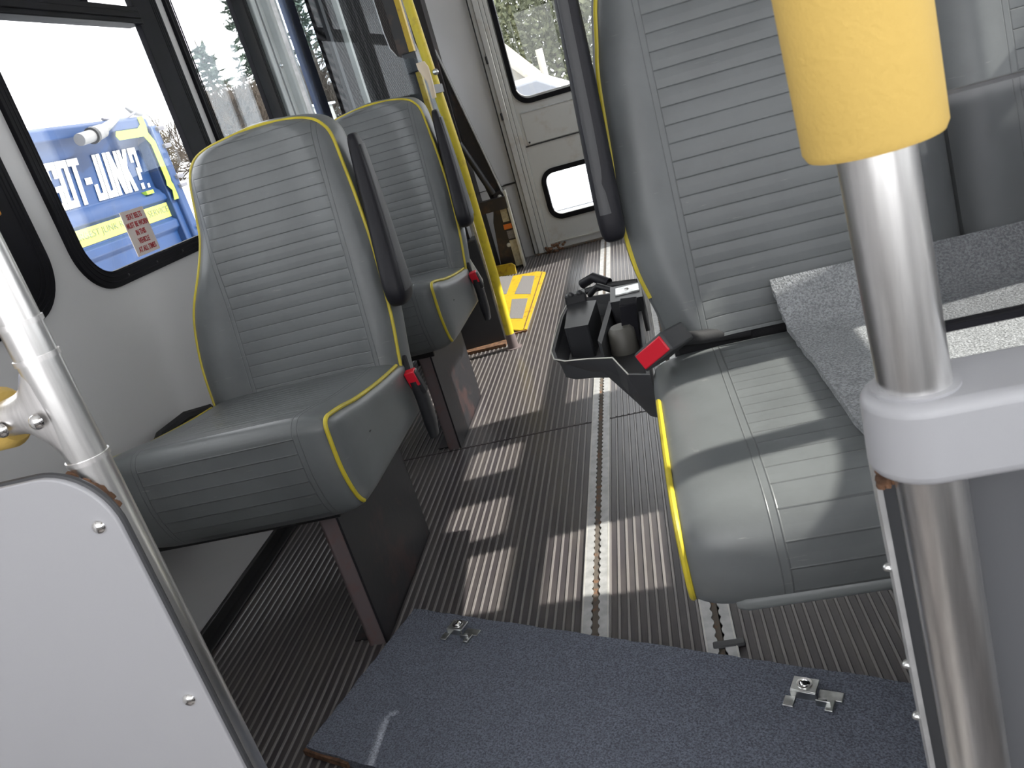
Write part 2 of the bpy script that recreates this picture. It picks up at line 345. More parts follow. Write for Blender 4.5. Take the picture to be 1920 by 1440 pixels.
bb = MB().box((XL, YF, 0), (XL+.012, 3.1, 0.035)); bb.box((XL, YF, 0), (XL+.04, 3.1, .006)); struct(bb.build('baseboard_left', 'black_rubber', bevel=.004))
# thin seam of the rear-left wall panel
struct(MB().box((-1.2, YR-.004, .466), (-.72, YR, .470)).box((-.80, YR-.012, .466), (-.715, YR, .476)).build('trim_1', 'black_rubber', smooth=False))
# right windows, out of view: bar and divider set to shape the sun patches
rf = MB()
for i, (a, b_, c_, d_) in enumerate(RW):
    f_ = plate('window_%d' % (10+i), rrect(a-.02, b_-.02, c_+.02, d_+.02, .04), [rrect(a+.008, b_+.012, c_-.008, d_-.008, .02)], .03, YZ(XR-.004), 'black_frame'); struct(f_)
    plate('glass', rrect(a, b_, c_, d_, .03), [], .004, YZ(XR+.02), 'window_glass', f_)
    MB().box((XR+.0, a, 1.13), (XR+.03, c_, 1.178)).build('transom_bar', 'black_frame', f_)
    if i == 1:
        dv = 1.035; MB().box((XR, dv, .86), (XR+.03, dv+.05, 1.375)).build('divider', 'black_frame', f_)
# left windows
def left_window(n, win, inner, bar=None, slider=None):
    a, b_, c_, d_, r_ = win; ia, ib, ic, idd = inner
    f_ = plate('window_%d' % n, rrect(a, b_, c_, d_, r_, 12), [rrect(ia, ib, ic, idd, r_-.03, 12)], .018, YZ(XL+.002), 'black_frame', bevel=.002)
    struct(f_)
    for k, off in enumerate((.012, .024, .034)):   # stepped rubber lips around the pane
        q = rrect(a+off, b_+off, c_-off, d_-off, r_-off*.8, 12)
        MB().tube([(XL+.0105, p[0], p[1]) for p in q+q[:1]], .0020, 6, caps=False).build('rubber_lip', 'black_frame', f_)
    plate('glass', rrect(a+.02, b_+.02, c_-.02, d_-.02, r_-.02), [], .004, YZ(XL-.012), 'window_glass', f_)
    if bar: MB().box((XL-.03, ia-.01, bar[0]), (XL+.016, ic+.01, bar[1])).box((XL+.016, ia, bar[0]+.012), (XL+.021, ic, bar[1]-.014)).build('transom_bar', 'black_frame', f_, bevel=.003)
    if slider: MB().box((XL-.03, slider, bar[1]), (XL+.012, slider+.028, d_-.02)).build('slider_stile', 'black_frame', f_, bevel=.003)
    return f_
left_window(1, LW[0], (.62, .93, 1.425, 1.76), (1.43, 1.475))
w2 = left_window(2, LW[1], (1.634, .866, 2.262, 1.77), (1.432, 1.476), 2.03)
left_window(3, LW[2], (2.476, .866, 2.918, 1.77), (1.70, 1.72))
# little screws along the sill of window 2
for k in range(5):
    MB().dome((XL+.011, 1.75+k*.13, .846), (1, 0, 0), .0035, .002, 8).build('screw', 'black_plastic', w2)
# aluminium post between window 3 and the lift door
po = MB().box((XL, 3.06, 0), (XL+.022, 3.155, ZC)).box((XL, 3.155, 0), (XL+.045, 3.215, ZC)).build('trim_2', 'alu_post', bevel=.004); struct(po)
MB().box((XL+.022, 3.10, 0), (XL+.026, 3.106, ZC)).build('groove', 'black_rubber', po, smooth=False)
MB().dome((XL+.022, 3.135, 1.315), (1, 0, 0), .012, .009).build('screw', 'chrome', po); MB().dome((XL+.022, 3.172, 1.275), (1, .4, 0), .016, .010).build('knob', 'alu_post', po)
# lift door with windows
ld = plate('door_1', rrect(3.25, 0.03, 4.85, 1.86, .03), [rrect(3.25, .80, 3.47, 1.80, .03), rrect(3.57, .80, 4.12, 1.80, .03), rrect(4.20, .80, 4.78, 1.80, .03)], .03, YZ(XL-.012), 'navy_frame'); struct(ld)
for a, c_ in ((3.25, 3.47), (3.57, 4.12), (4.20, 4.78)): plate('glass', rrect(a, .80, c_, 1.80, .03), [], .004, YZ(XL-.015), 'window_glass', ld)

# rear post and door
rp = MB().box((-.715, YR-.03, 0), (-.69, YR+.03, ZC)).box((-.688, YR-.045, 0), (-.655, YR+.03, ZC)).box((-.653, YR-.038, 0), (-.632, YR+.03, ZC)).box((-.630, YR-.03, 0), (-.607, YR+.03, ZC)).build('trim_3', 'door_post', bevel=.003); struct(rp)
MB().box((-.720, YR-.034, 0), (-.713, YR+.02, ZC)).box((-.656, YR-.034, 0), (-.652, YR, ZC)).box((-.632, YR-.026, 0), (-.629, YR, ZC)).build('seam', 'black_rubber', rp, smooth=False)
for z_ in (1.19, .865): MB().box((-.698, YR-.048, z_-.022), (-.684, YR-.03, z_+.022)).build('latch_slot', 'black_rubber', rp, bevel=.004)
DX0, DX1 = -.605, .74
dr = plate('door_2', [(DX0, -.02), (DX1, -.02), (DX1, 1.92), (DX0, 1.92)], [rrect(-.575, .935, .06, 1.76, .075), rrect(-.538, .215, .02, .47, .06), rrect(.14, .935, .70, 1.76, .075)], .035, XZ(YR+.0), 'door_post'); struct(dr)
for (a, b_, c_, d_, r_, nm) in ((-.60, .895, .085, 1.79, .10, 'upper'), (-.565, .185, .045, .50, .085, 'lower'), (.115, .895, .73, 1.79, .10, 'far')):
    plate('window_frame', rrect(a, b_, c_, d_, r_, 10), [rrect(a+.028, b_+.028, c_-.028, d_-.028, r_-.025, 10)], .055, XZ(YR-.002), 'black_frame', dr)
    plate('glass', rrect(a+.02, b_+.02, c_-.02, d_-.02, r_-.02), [], .004, XZ(YR), 'window_glass', dr)
# pressed panel between the two panes, with bright upper lip and dark lower seam
MB().box((-.585, YR-.024, .665), (.7, YR-.015, .850)).build('kick_panel', 'door_post', dr, bevel=.002)
MB().box((-.585, YR-.032, .850), (.7, YR-.016, .857)).build('panel_lip', 'alu', dr)
MB().box((-.60, YR-.0245, .655), (.7, YR-.015, .662)).build('panel_seam', 'black_rubber', dr, smooth=False)
MB().dome((-.572, YR-.024, .678), (0, -1, 0), .006, .004).build('rivet', 'black_plastic', dr)
MB().box((DX0, YR-.03, .05), (.7, YR-.015, .056)).build('lower_lip', 'alu_post', dr)
tr_ = MB().box((-.72, YR-.05, 0), (.7, YR-.02, .012)).build('trim_4', 'grime', bevel=.002); struct(tr_)
rs = MB()
for k in range(26):
    xx = -.64+random.random()*.13; rs.dome((xx, YR-.055-random.random()*.02, .001+random.random()*.05), (0, -1, .3), .006+random.random()*.008, .006, 7)
struct(rs.build('trim_5', 'rust', smooth=True))

# floor tracks with scalloped slot
def track(cx, label, y0=-.5, y1=YR-.06):
    hole = []; n_ = int((y1-y0-.02)/.0254)
    def wd(y_):
        d_ = (y_ % .0254)-.0127; return max(.0058, math.sqrt(max(.0092**2-d_*d_, 0)))
    yy = [y0+.01+k*.0254/7 for k in range(n_*7)]
    hole = [(wd(y_), y_) for y_ in yy] + [(-wd(y_), y_) for y_ in reversed(yy)]
    yy = [y0] + yy + [y1]; tm = MB()
    for sg in (-1, 1):
        tm.quadgrid([[(cx+sg*.028, y_, .0020), (cx+sg*.028, y_, .0052), (cx+sg*(wd(y_) if y0 < y_ < y1 else .0058), y_, .0052), (cx+sg*(wd(y_) if y0 < y_ < y1 else .0058), y_, .0015)] for y_ in yy])
    o = tm.build('floor_track', 'alu', smooth=False)
    tag(o, label, 'track', 'aluminium anchor tracks let into the floor')
    MB().box((cx-.012, y0, .0015), (cx+.012, y1, .0022)).build('slot_bed', 'grime', o, smooth=False)
    for e in (-.0255, .0255): MB().box((cx+e-.0008, y0, .0052), (cx+e+.0008, y1, .0056)).build('edge_line', 'alu_post', o, smooth=False)
    return o
track(-.262, 'scalloped aluminium floor track running down the middle of the aisle')
track(-.030, 'scalloped aluminium floor track coming out from under the right double seat')

# ------------------------------------------------------------------ seats
def pad_back(mb, L, R, z0, z1, plane, uc, uh, puff=.022, depth=.095, nz=64, nx=44, dirx=1):
    zs = [z0+(z1-z0)*(1-(1-i/(nz-1))**1.7) for i in range(nz)]
    rows, uvs = [], []
    for z_ in zs:
        xl, xr = interp(L, z_), interp(R, z_); row, ur = [], []
        for j in range(nx):
            t_ = j/(nx-1); t_ = .5-.5*math.cos(math.pi*t_)*(.6)-.5*(1-2*t_)*.4; t_ = min(max(t_, 0), 1)
            xx = xl+(xr-xl)*t_
            e = min(xx-xl, xr-xx, (z1-z_)*1.1+.0)
            hgt = puff*(1-math.exp(-max(e, 0)/.018)); side = min(xx-xl, xr-xx)
            bol = .010*math.exp(-((side-.05)/.035)**2)
            row.append((xx, plane(z_)-hgt-bol*(1 if e > .01 else 0), z_)); ur.append(((xx-uc)/uh, z_))
        rows.append(row); uvs.append(ur)
    mb.quadgrid(rows, uv=uvs)
    # outline loop and side band
    loop = [Vector(r[0]) for r in rows] + [Vector(p) for p in rows[-1][1:-1]] + [Vector(r[-1]) for r in reversed(rows)]
    cx = sum(p.x for p in loop)/len(loop); cz = sum(p.z for p in loop)/len(loop); band = []
    for d_, o_ in ((0, 0), (.012, .004), (.035, .008), (.065, .008), (depth-.012, .004), (depth, -.008)):
        ring = []
        for p in loop:
            n_ = Vector((p.x-cx, 0, (p.z-cz)*.5)).normalized(); ring.append((p.x+n_.x*o_, p.y+d_+(.0), p.z+n_.z*o_))
        band.append(ring)
    mb.quadgrid(band, uv=[[(9, 0)]*len(loop)]*len(band))
    b0 = len(mb.v); back = [[(p[0]*1.0, p[1], p[2]) for p in band[-1]], [(cx+(p[0]-cx)*.02, p[1]+.004, cz+(p[2]-cz)*.9) for p in band[-1]]]
    mb.quadgrid(back, uv=[[(9, 0)]*len(loop)]*2)
    return [tuple(p) for p in loop]
def pad_cushion(mb, prof, xa, xb, uc, uh, bulge_a=.02, bulge_b=.02, nx=40):
    prof = smoothtab(prof, 5); n_ = len(prof); s_ = [0]
    for i in range(1, n_): s_.append(s_[-1]+math.dist(prof[i], prof[i-1]))
    cy = sum(p[0] for p in prof)/n_; cz = sum(p[1] for p in prof)/n_; rows, uvs = [], []
    for i, (y_, z_) in enumerate(prof):
        row, ur = [], []
        py = prof[min(i+1, n_-1)][0]-prof[max(i-1, 0)][0]; pz = prof[min(i+1, n_-1)][1]-prof[max(i-1, 0)][1]; ln = math.hypot(py, pz) or 1
        ny, nz_ = pz/ln, -py/ln      # outward normal (profile runs rear -> front -> down)
        for j in range(nx):
            t_ = .5-.5*math.cos(math.pi*j/(nx-1)); xx = xa+(xb-xa)*t_; e = min(xx-xa, xb-xx); hgt = .016*(1-math.exp(-e/.022))
            row.append((xx, y_+ny*hgt, z_+nz_*hgt)); ur.append(((xx-uc)/uh, s_[i]))
        rows.append(row); uvs.append(ur)
    mb.quadgrid(rows, uv=uvs)
    for X_, sg, bg_ in ((xa, -1, bulge_a), (xb, 1, bulge_b)):
        loop = [(X_, y_, z_) for y_, z_ in prof]; rings = []
        for k, (sc_, o_) in enumerate(((1, 0), (.93, .55), (.82, .85), (.6, 1.0), (.3, 1.05), (.02, 1.05))):
            rings.append([(X_+sg*bg_*o_, cy+(p[1]-cy)*sc_, cz+(p[2]-cz)*sc_) for p in loop])
        mb.quadgrid(rings, closed_u=True, uv=[[(9, 0)]*n_]*len(rings))
    b0 = len(mb.v)   # underside closing strip
    mb.quadgrid([[(xa, prof[0][0], prof[0][1]), (xb, prof[0][0], prof[0][1])], [(xa, prof[-1][0], prof[-1][1]), (xb, prof[-1][0], prof[-1][1])]], uv=[[(9, 0)]*2]*2)
    return prof
def buckle(parent, M, name='seat_belt_buckle'):
    b = MB().box((-.015, -.012, -.032), (.015, .012, .03)).build(name, 'black_plastic', None, bevel=.004); b.matrix_world = M
    b.parent = parent; b.matrix_parent_inverse = parent.matrix_world.inverted()
    r = MB().box((-.0125, -.0132, -.006), (.0125, .0095, .0325)).build('release_button', 'red_button', None, bevel=.002); r.parent = b
    r['label'] = 'red release button'
    return b

SL = [(.40,-1.10),(.49,-1.103),(.589,-1.105),(.678,-1.094),(.739,-1.075),(.807,-1.040),(.875,-1.012),(.936,-1.003),(1.007,-.993),(1.044,-.972),(1.062,-.938),(1.072,-.88),(1.079,-.82)]
SR = [(.40,-.618),(.49,-.616),(.593,-.607),(.68,-.605),(.776,-.606),(.874,-.613),(.946,-.621),(1.015,-.630),(1.043,-.645),(1.06,-.667),(1.072,-.71),(1.079,-.78)]
def single_seat():
    t_ = empty('bus_seat', (-.86, 1.5, 0))
    mb = MB(); loop = pad_back(mb, smoothtab(SL, 4), smoothtab(SR, 4), .40, 1.079, lambda z_: 1.70+.2*(z_-.49), -.820, .155)
    mb.build('backrest', 'vinyl_single', t_)
    MB().tube([p for p in loop if p[2] > .47], .0042, 8).build('back_piping', 'yellow_piping', t_)
    prof = [(1.77,.485),(1.70,.492),(1.6,.502),(1.5,.515),(1.40,.531),(1.33,.546),(1.285,.554),(1.262,.557),(1.250,.555),(1.243,.548),(1.240,.535),(1.238,.48),(1.243,.44),(1.256,.40),(1.272,.376),(1.29,.366),(1.33,.362),(1.40,.36),(1.55,.358),(1.77,.355)]
    mb = MB(); pr = pad_cushion(mb, prof, -1.10, -.622, -.84, .160, .010, .016)
    mb.build('cushion', 'vinyl_single', t_)
    vis = [p for p in pr if p[0] < 1.70 and not (p[1] < .37)]
    MB().tube([(-.620, p[0], p[1]+.002) for p in vis], .0042, 8).build('cushion_piping', 'yellow_piping', t_)
    MB().tube([(-1.102, p[0], p[1]+.002) for p in vis], .0042, 8).build('cushion_piping', 'yellow_piping', t_)
    # folded-up armrest on the aisle side
    secs = [(-.591,1.826,1.008,.006,.012),(-.591,1.826,1.003,.011,.020),(-.589,1.822,.98,.015,.026),(-.586,1.805,.90,.019,.033),(-.582,1.785,.82,.022,.038),(-.578,1.762,.75,.024,.043),(-.575,1.742,.69,.026,.050),(-.574,1.735,.655,.026,.052),(-.575,1.738,.632,.023,.046),(-.577,1.745,.620,.015,.034)]
    a = MB().loft(secs, 28, 3.4).build('armrest', 'armrest_plastic', t_, sub=1)
    MB().loft([(s_[0]+s_[3]*.93, s_[1], s_[2], .004, s_[4]*.62) for s_ in secs[2:-2]], 16, 2.5).build('armrest_cap', 'dark_plastic', a)
    MB().box((-.607, 1.76, .62), (-.592, 1.80, .70)).build('armrest_bracket', 'black_plastic', t_)
    # pedestal: folded front channel and side plate
    MB().box((-.758,1.338,0), (-.722,1.345,.375)).box((-.758,1.338,0), (-.754,1.375,.375)).build('leg', 'pedestal_front', t_)
    MB().box((-.722,1.340,0), (-.717,1.770,.375)).build('pedestal_plate', 'pedestal_paint', t_)
    MB().box((-.80,1.765,0), (-.717,1.770,.37)).box((-.80,1.36,0), (-.717,1.765,.004)).build('pedestal_foot', 'pedestal_paint', t_)
    MB().box((XL+.002,1.32,.325), (-.70,1.35,.358)).box((XL+.002,1.32,.18), (XL+.02,1.36,.358)).build('frame_rail', 'black_rubber', t_, bevel=.003)
    MB().box((XL+.002,1.72,.325), (-.70,1.75,.358)).build('frame_rail', 'black_rubber', t_, bevel=.003)
    # belt strap at the wall side, pouch and buckle at the aisle side
    MB().tube([(-1.115,1.70,.49),(-1.15,1.64,.502),(-1.17,1.56,.497),(-1.18,1.50,.46),(-1.185,1.49,.36)], [.012,.014,.013,.011,.010], 8).build('belt_strap', 'webbing', t_)
    MB().loft([(-.592,1.70,.30,.010,.018),(-.592,1.705,.34,.014,.024),(-.590,1.700,.40,.014,.022),(-.592,1.69,.45,.012,.018)], 14).build('buckle_boot', 'black_plastic', t_)
    MB().tube([(-.612,1.725,.50),(-.604,1.70,.47),(-.594,1.70,.42)], .008, 8).build('belt_strap', 'webbing', t_)
    M = Matrix.Translation((-.590,1.688,.445)) @ Matrix.Rotation(math.radians(8), 4, 'X') @ Matrix.Rotation(math.radians(-8), 4, 'Y')
    buckle(t_, M)
    return t_
s1 = single_seat()


tag(s1, 'nearer grey vinyl single seat with yellow piping, under the window showing the blue truck', 'seat', 'single vinyl seats along the left wall')
def copy_tree(o, parent=None, new=None):
    c = o.copy(); C.objects.link(c)
    if parent: c.parent = parent; c.matrix_parent_inverse = o.matrix_parent_inverse.copy()
    for ch in o.children: copy_tree(ch, c)
    return c
# children were built in world space at the first seat; keep their inverse and move the root
s2 = copy_tree(s1); s2.location = s1.location + Vector((-.004, .935, .015))
tag(s2, 'farther grey vinyl single seat half hidden behind the near one, beside the yellow pole', 'seat', 'single vinyl seats along the left wall')
s2.location.z = 0.0

def double_seat():
    t_ = empty('double_bus_seat', (.47, 1.1, 0))
    L = [(.52,-.006),(.566,-.010),(.61,-.022),(.664,-.034),(.757,-.040),(.845,-.034),(.974,-.026),(1.03,-.016),(1.09,-.004),(1.125,.012),(1.145,.04),(1.155,.09),(1.16,.2)]
    R = [(.52,.484),(1.09,.484),(1.135,.47),(1.152,.42),(1.16,.3)]
    pl = lambda z_: 1.35+.2*(z_-.49)
    mb = MB(); loop = pad_back(mb, smoothtab(L, 4), R, .52, 1.16, pl, .234, .172)
    mb.build('backrest', 'vinyl_double', t_)
    MB().tube([p for p in loop if p[0] < .2 and p[2] > .60], .0042, 8).build('back_piping', 'yellow_piping', t_)
    mb = MB(); pad_back(mb, [(.52,.490),(1.09,.490),(1.135,.50),(1.152,.55),(1.16,.64)], [(.52,.985),(1.09,.985),(1.135,.97),(1.152,.92),(1.16,.8)], .52, 1.16, pl, .765, .172)
    mb.build('backrest', 'vinyl_double', t_)
    MB().box((.0, 1.352, .44), (.96, 1.42, .56)).build('back_skirt', 'webbing', t_, bevel=.008)
    prof = [(1.345,.47),(1.325,.490),(1.27,.492),(1.1,.493),(.92,.492),(.85,.482),(.822,.462),(.812,.43),(.812,.405),(.820,.385),(.835,.376),(.87,.372),(.95,.37),(1.1,.368),(1.34,.36)]
    mb = MB(); pr = pad_cushion(mb, prof, -.038, .484, .249, .175, .010, .004); mb.build('cushion', 'vinyl_double', t_)
    vis = [p for p in pr if p[0] < 1.20 and p[1] > .375]
    MB().tube([(-.041, p[0], p[1]+.001) for p in vis], .0042, 8).build('cushion_piping', 'yellow_piping', t_)
    mb = MB(); pad_cushion(mb, prof, .488, .96, .76, .175, .004, .008); mb.build('cushion', 'vinyl_double', t_)
    MB().tube([(.010,.815,.372),(.02,.812,.374),(.5,.812,.374),(.95,.812,.374)], [.008,.0115,.0115,.0115], 12).build('hem_roll', 'vinyl_plain', t_)
    # armrest folded up beside the back
    secs = [(-.046,1.44,1.20,.016,.035),(-.048,1.43,1.12,.019,.040),(-.050,1.42,1.02,.021,.043),(-.053,1.408,.92,.022,.045),(-.056,1.396,.82,.0225,.046),(-.057,1.388,.77,.0225,.048),(-.057,1.384,.735,.022,.046),(-.057,1.384,.722,.018,.038),(-.057,1.385,.718,.010,.026)]
    a = MB().loft(secs, 28, 3.6).build('armrest', 'armrest_plastic', t_, sub=1)
    MB().loft([(s_[0]-.004, s_[1]-s_[4]*.93, s_[2], s_[3]*.45, .004) for s_ in secs[0:-3]], 14, 2.5).build('armrest_cap', 'dark_plastic', a)
    # frame and pedestal hidden below the cushion
    for y_ in (.95, 1.30): MB().box((.02, y_, .32), (.98, y_+.03, .355)).build('frame_rail', 'black_rubber', t_, bevel=.003)
    MB().box((.34, 1.0, 0), (.345, 1.32, .33)).box((.33, 1.0, 0), (.37, 1.004, .33)).build('pedestal_plate', 'pedestal_paint', t_)
    # buckle pulled out over the cushion's rear corner
    MB().tube([(.13,1.352,.515),(.085,1.345,.520),(.045,1.32,.532),(.015,1.295,.545)], [.014,.013,.012,.012], 10).build('belt_strap', 'webbing', t_)
    ax = Vector((-.48, -.87, .14)).normalized(); sd_ = Vector((.58, -.26, .42)); sd_ = (sd_ - ax*sd_.dot(ax)).normalized(); th = ax.cross(sd_)
    M = Matrix(((th.x, sd_.x, ax.x, -.022), (th.y, sd_.y, ax.y, 1.262), (th.z, sd_.z, ax.z, .548), (0, 0, 0, 1)))
    bk = MB().box((-.018,-.033,-.055), (.018,.033,.026)).box((-.010,-.012,-.075), (.010,.012,-.050)).build('seat_belt_buckle', 'dark_plastic', None, bevel=.004); bk.matrix_world = M; bk.parent = t_; bk.matrix_parent_inverse = t_.matrix_world.inverted()
    rb = MB().box((-.0142,-.0295,-.004), (.0142,.0295,.029)).build('release_button', 'red_button', None, bevel=.002); rb.parent = bk; rb['label'] = 'bright red release button'
    sl = MB().box((.0175,-.012,-.030), (.0185,.012,-.018)).build('logo_slot', 'black_rubber', None); sl.parent = bk
    return t_
ds = double_seat(); tag(ds, 'wide grey vinyl double seat on the right with black folded armrest', 'seat')

# carpeted flap lying on the double seat
path = [(1.338,.590),(1.318,.560),(1.29,.530),(1.25,.518),(1.15,.516),(1.0,.514),(.87,.514)]
path = smoothtab(path, 5); top = []; botm = []
def rough(a): return a + (random.random()-.5)*.0035
rows = []
for i, (y_, z_) in enumerate(path):
    xl = .176+.022*(i/len(path)); n_ = 16; row = []
    for j in range(n_): row.append((rough(xl) if j == 0 else xl+(.86-xl)*j/(n_-1), y_+(random.random()-.5)*.002, z_))
    rows.append(row)
cm = MB(); cm.quadgrid([[(p[0], p[1], p[2]+.008) for p in r] for r in rows]); cm.quadgrid([[(p[0], p[1]+.002, p[2]-.004) for p in r] for r in rows])
for e in (0, -1): cm.quadgrid([[(r[e][0], r[e][1], r[e][2]+.008) for r in rows], [(r[e][0], r[e][1]+.002, r[e][2]-.004) for r in rows]])
for e in (0, -1): cm.quadgrid([[(p[0], p[1], p[2]+.008) for p in rows[e]], [(p[0], p[1]+.002, p[2]-.004) for p in rows[e]]])
tag(cm.build('carpet_mat', 'carpet_grey'), 'speckled light grey carpet piece lying on the double seat cushion', 'carpet')

# ------------------------------------------------------------------ plastic console hanging off the double seat
def console():
    t_ = empty('plastic_console', (-.14, 1.5, 0))
    rim = [(-.048,1.285,.497),(-.085,1.30,.50),(-.112,1.40,.50),(-.160,1.425,.50),(-.205,1.44,.50),(-.228,1.465,.50),(-.238,1.52,.50),(-.236,1.60,.50),(-.232,1.75,.50),(-.222,1.84,.50),(-.19,1.87,.50),(-.05,1.84,.50)]
    low = [(-.048,1.325,.395),(-.066,1.335,.40),(-.085,1.35,.425),(-.125,1.43,.452),(-.165,1.455,.462),(-.200,1.48,.468),(-.212,1.54,.465),(-.212,1.60,.46),(-.208,1.74,.46),(-.20,1.82,.46),(-.17,1.84,.46),(-.05,1.82,.44)]
    mb = MB(); n_ = len(rim); rings = []
    mid = [tuple((a*.55+b_*.45)+(0, -.004, 0)[i] for i, (a, b_) in enumerate(zip(p, q))) for p, q in zip(rim, low)]
    cx, cy = -.14, 1.6
    inn = [(cx+(p[0]-cx)*.93, cy+(p[1]-cy)*.965, p[2]) for p in rim]; inl = [(cx+(p[0]-cx)*.86, cy+(p[1]-cy)*.92, .455) for p in rim]
    mb.quadgrid([low, mid, rim, inn, inl], closed_u=True); b = len(mb.v)
    mb.v += low; mb.f.append(tuple(b+k for k in range(n_))); b = len(mb.v); mb.v += inl; mb.f.append(tuple(b+k for k in range(n_)))
    mb.build('shell', 'dark_plastic', t_, bevel=.002)
    q = [(p[0], p[1], p[2]+.001) for p in rim[1:11]]; MB().tube(q, .0014, 6).build('rim_edge', 'alu_post', t_)['label'] = 'pale worn rim edge'
    def wedge(nm, pts, z0, z1, m_, par, sh=.004):
        o = MB(); o.quadgrid([[(p[0], p[1], z0) for p in pts], [(p[0]*1, p[1], z1) for p in pts]], closed_u=True); b = len(o.v)
        o.v += [(p[0], p[1], z1) for p in pts]; o.f.append((b, b+1, b+2, b+3)); b = len(o.v); o.v += [(p[0], p[1], z0) for p in pts]; o.f.append((b+3, b+2, b+1, b)); return o.build(nm, m_, par, bevel=sh)
    b1 = wedge('inner_box', [(-.207,1.57),(-.157,1.56),(-.142,1.73),(-.208,1.76)], .452, .525, 'black_plastic', t_)
    MB().box((-.212,1.745,.51), (-.165,1.775,.545)).build('clip_block', 'black_plastic', b1, bevel=.003)
    for xx in (-.196, -.176): MB().dome((xx,1.745,.545), (0,-.3,1), .008, .008, 10).build('clip_knob', 'black_plastic', b1)
    b2 = wedge('rear_box', [(-.110,1.665),(-.040,1.655),(-.040,1.775),(-.110,1.79)], .452, .530, 'black_plastic', t_)
    MB().box((-.098,1.70,.530), (-.045,1.755,.534)).build('metal_plate', 'zinc', b2, bevel=.001)['label'] = 'bare metal plate'
    MB().dome((-.072,1.73,.534), (0,0,1), .006, .003).build('screw', 'chrome', b2)
    wedge('divider', [(-.140,1.50),(-.132,1.47),(-.108,1.74),(-.118,1.76)], .455, .508, 'dark_plastic', t_, .002)
    MB().loft([(-.095,1.555,.45,.030,.032),(-.095,1.555,.50,.027,.028),(-.095,1.555,.508,.020,.022)], 20, 2).build('cap', 'cap_grey', t_)
    hk = MB(); hk.bar((-.078,1.56,.47), (-.070,1.555,.548), .034, .004); hk.bar((-.070,1.555,.548), (-.066,1.575,.556), .034, .004); hk.build('lever', 'armrest_plastic', t_, bevel=.0015)
    MB().tube([(-.182,1.92,.52),(-.150,1.90,.535),(-.115,1.87,.52)], .012, 12).build('handle', 'armrest_plastic', t_)
    MB().tube([(-.165,1.86,.505),(-.14,1.83,.53),(-.110,1.82,.515)], .007, 10).build('hook', 'black_plastic', t_)
    MB().tube([(-.05,1.85,.512),(-.12,1.87,.515),(-.19,1.88,.51)], .008, 8).build('rear_lip', 'black_plastic', t_)
    return t_
tag(console(), 'open dark plastic console hanging beside the double seat above the aisle track', 'console')

# ------------------------------------------------------------------ left stanchion and panel
PX, PY, PR = -.485, .55, .0165
st = empty('stanchion', (PX, PY, 0)); tag(st, 'stainless steel stanchion on the left with cast tee fittings', 'pole')
MB().tube([(PX,PY,0),(PX,PY,ZC)], PR, 32).build('pole', 'stainless', st)
def tee(z, arm_to, z0, z1, name):
    me = bpy.data.meshes.new(name); r = .0192
    vs = [(PX,PY,z0),(PX,PY,z0+.02),(PX,PY,z),(PX,PY,z1-.02),(PX,PY,z1)]; rr = [r, r, r*1.04, r, r]
    vs += [tuple(Vector((PX,PY,z)).lerp(Vector(arm_to), f_)) for f_ in (.4, 1.0)]; rr += [.0185, .0172]
    me.from_pydata(vs, [(0,1),(1,2),(2,3),(3,4),(2,5),(5,6)], []); o = bpy.data.objects.new(name, me); C.objects.link(o); me.materials.append(MATS['cast_alloy'])
    sk = o.modifiers.new('skin', 'SKIN')
    for i, q in enumerate(rr): me.skin_vertices[0].data[i].radius = (q*.90, q*.90)
    me.skin_vertices[0].data[2].use_root = True; sk.use_smooth_shade = True
    s_ = o.modifiers.new('sub', 'SUBSURF'); s_.levels = 3; s_.render_levels = 3
    o.parent = st; o.matrix_parent_inverse = st.matrix_world.inverted(); return o
t1 = tee(.866, (PX-.075, PY, .866), .815, .912, 'tee_fitting'); t2 = tee(.985, (PX-.075, PY-.004, .965), .935, 1.05, 'tee_fitting')
for f_, zs in ((t1, (.818, .909)), (t2, (.938,))):
    for z_ in zs: MB().tube([(PX,PY,z_-.0022),(PX,PY,z_+.0022)], .0178, 32).build('collar', 'cast_alloy', f_)
MB().dome((PX-.010, PY-.020, .863), (-.15,-1,0), .0068, .0055).build('bolt', 'chrome', t1); MB().dome((PX-.048, PY-.016, .862), (-.1,-1,0), .0068, .0055).build('bolt', 'chrome', t1)
MB().dome((PX+.012, PY-.018, .980), (.1,-1,0), .0068, .0055).build('bolt', 'chrome', t2)
MB().tube([(PX-.06,PY,.866),(XL+.02,PY,.866)], .0150, 24).build('cross_rail', 'stainless', st)
MB().tube([(PX-.052,PY+.006,.866),(PX-.058,PY+.006,.866),(-1.15,PY+.006,.866)], [.021,.026,.026], 28).build('foam_sleeve', 'foam_yellow', st)['label'] = 'yellow foam sleeve on the cross rail'
PPY = .525
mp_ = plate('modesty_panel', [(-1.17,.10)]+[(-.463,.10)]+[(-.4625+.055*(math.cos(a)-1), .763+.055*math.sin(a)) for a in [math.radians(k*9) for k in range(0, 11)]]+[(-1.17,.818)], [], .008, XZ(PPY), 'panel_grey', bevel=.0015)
tag(mp_, 'light grey modesty panel screwed to the left stanchion', 'panel')
edge = [(-.4625,.12)]+[(-.4625+.055*(math.cos(a)-1), .763+.055*math.sin(a)) for a in [math.radians(k*6) for k in range(0, 16)]]+[(-1.16,.818)]
MB().tube([(p[0],PPY+.003,p[1]) for p in edge], .0030, 8).build('edge_trim', 'dark_plastic', mp_)
for z_ in (.767,.584,.35,.15): MB().dome((-.4805,PPY-.004,z_), (0,-1,0), .0066, .0045).build('screw', 'chrome', mp_)
rr_ = MB()
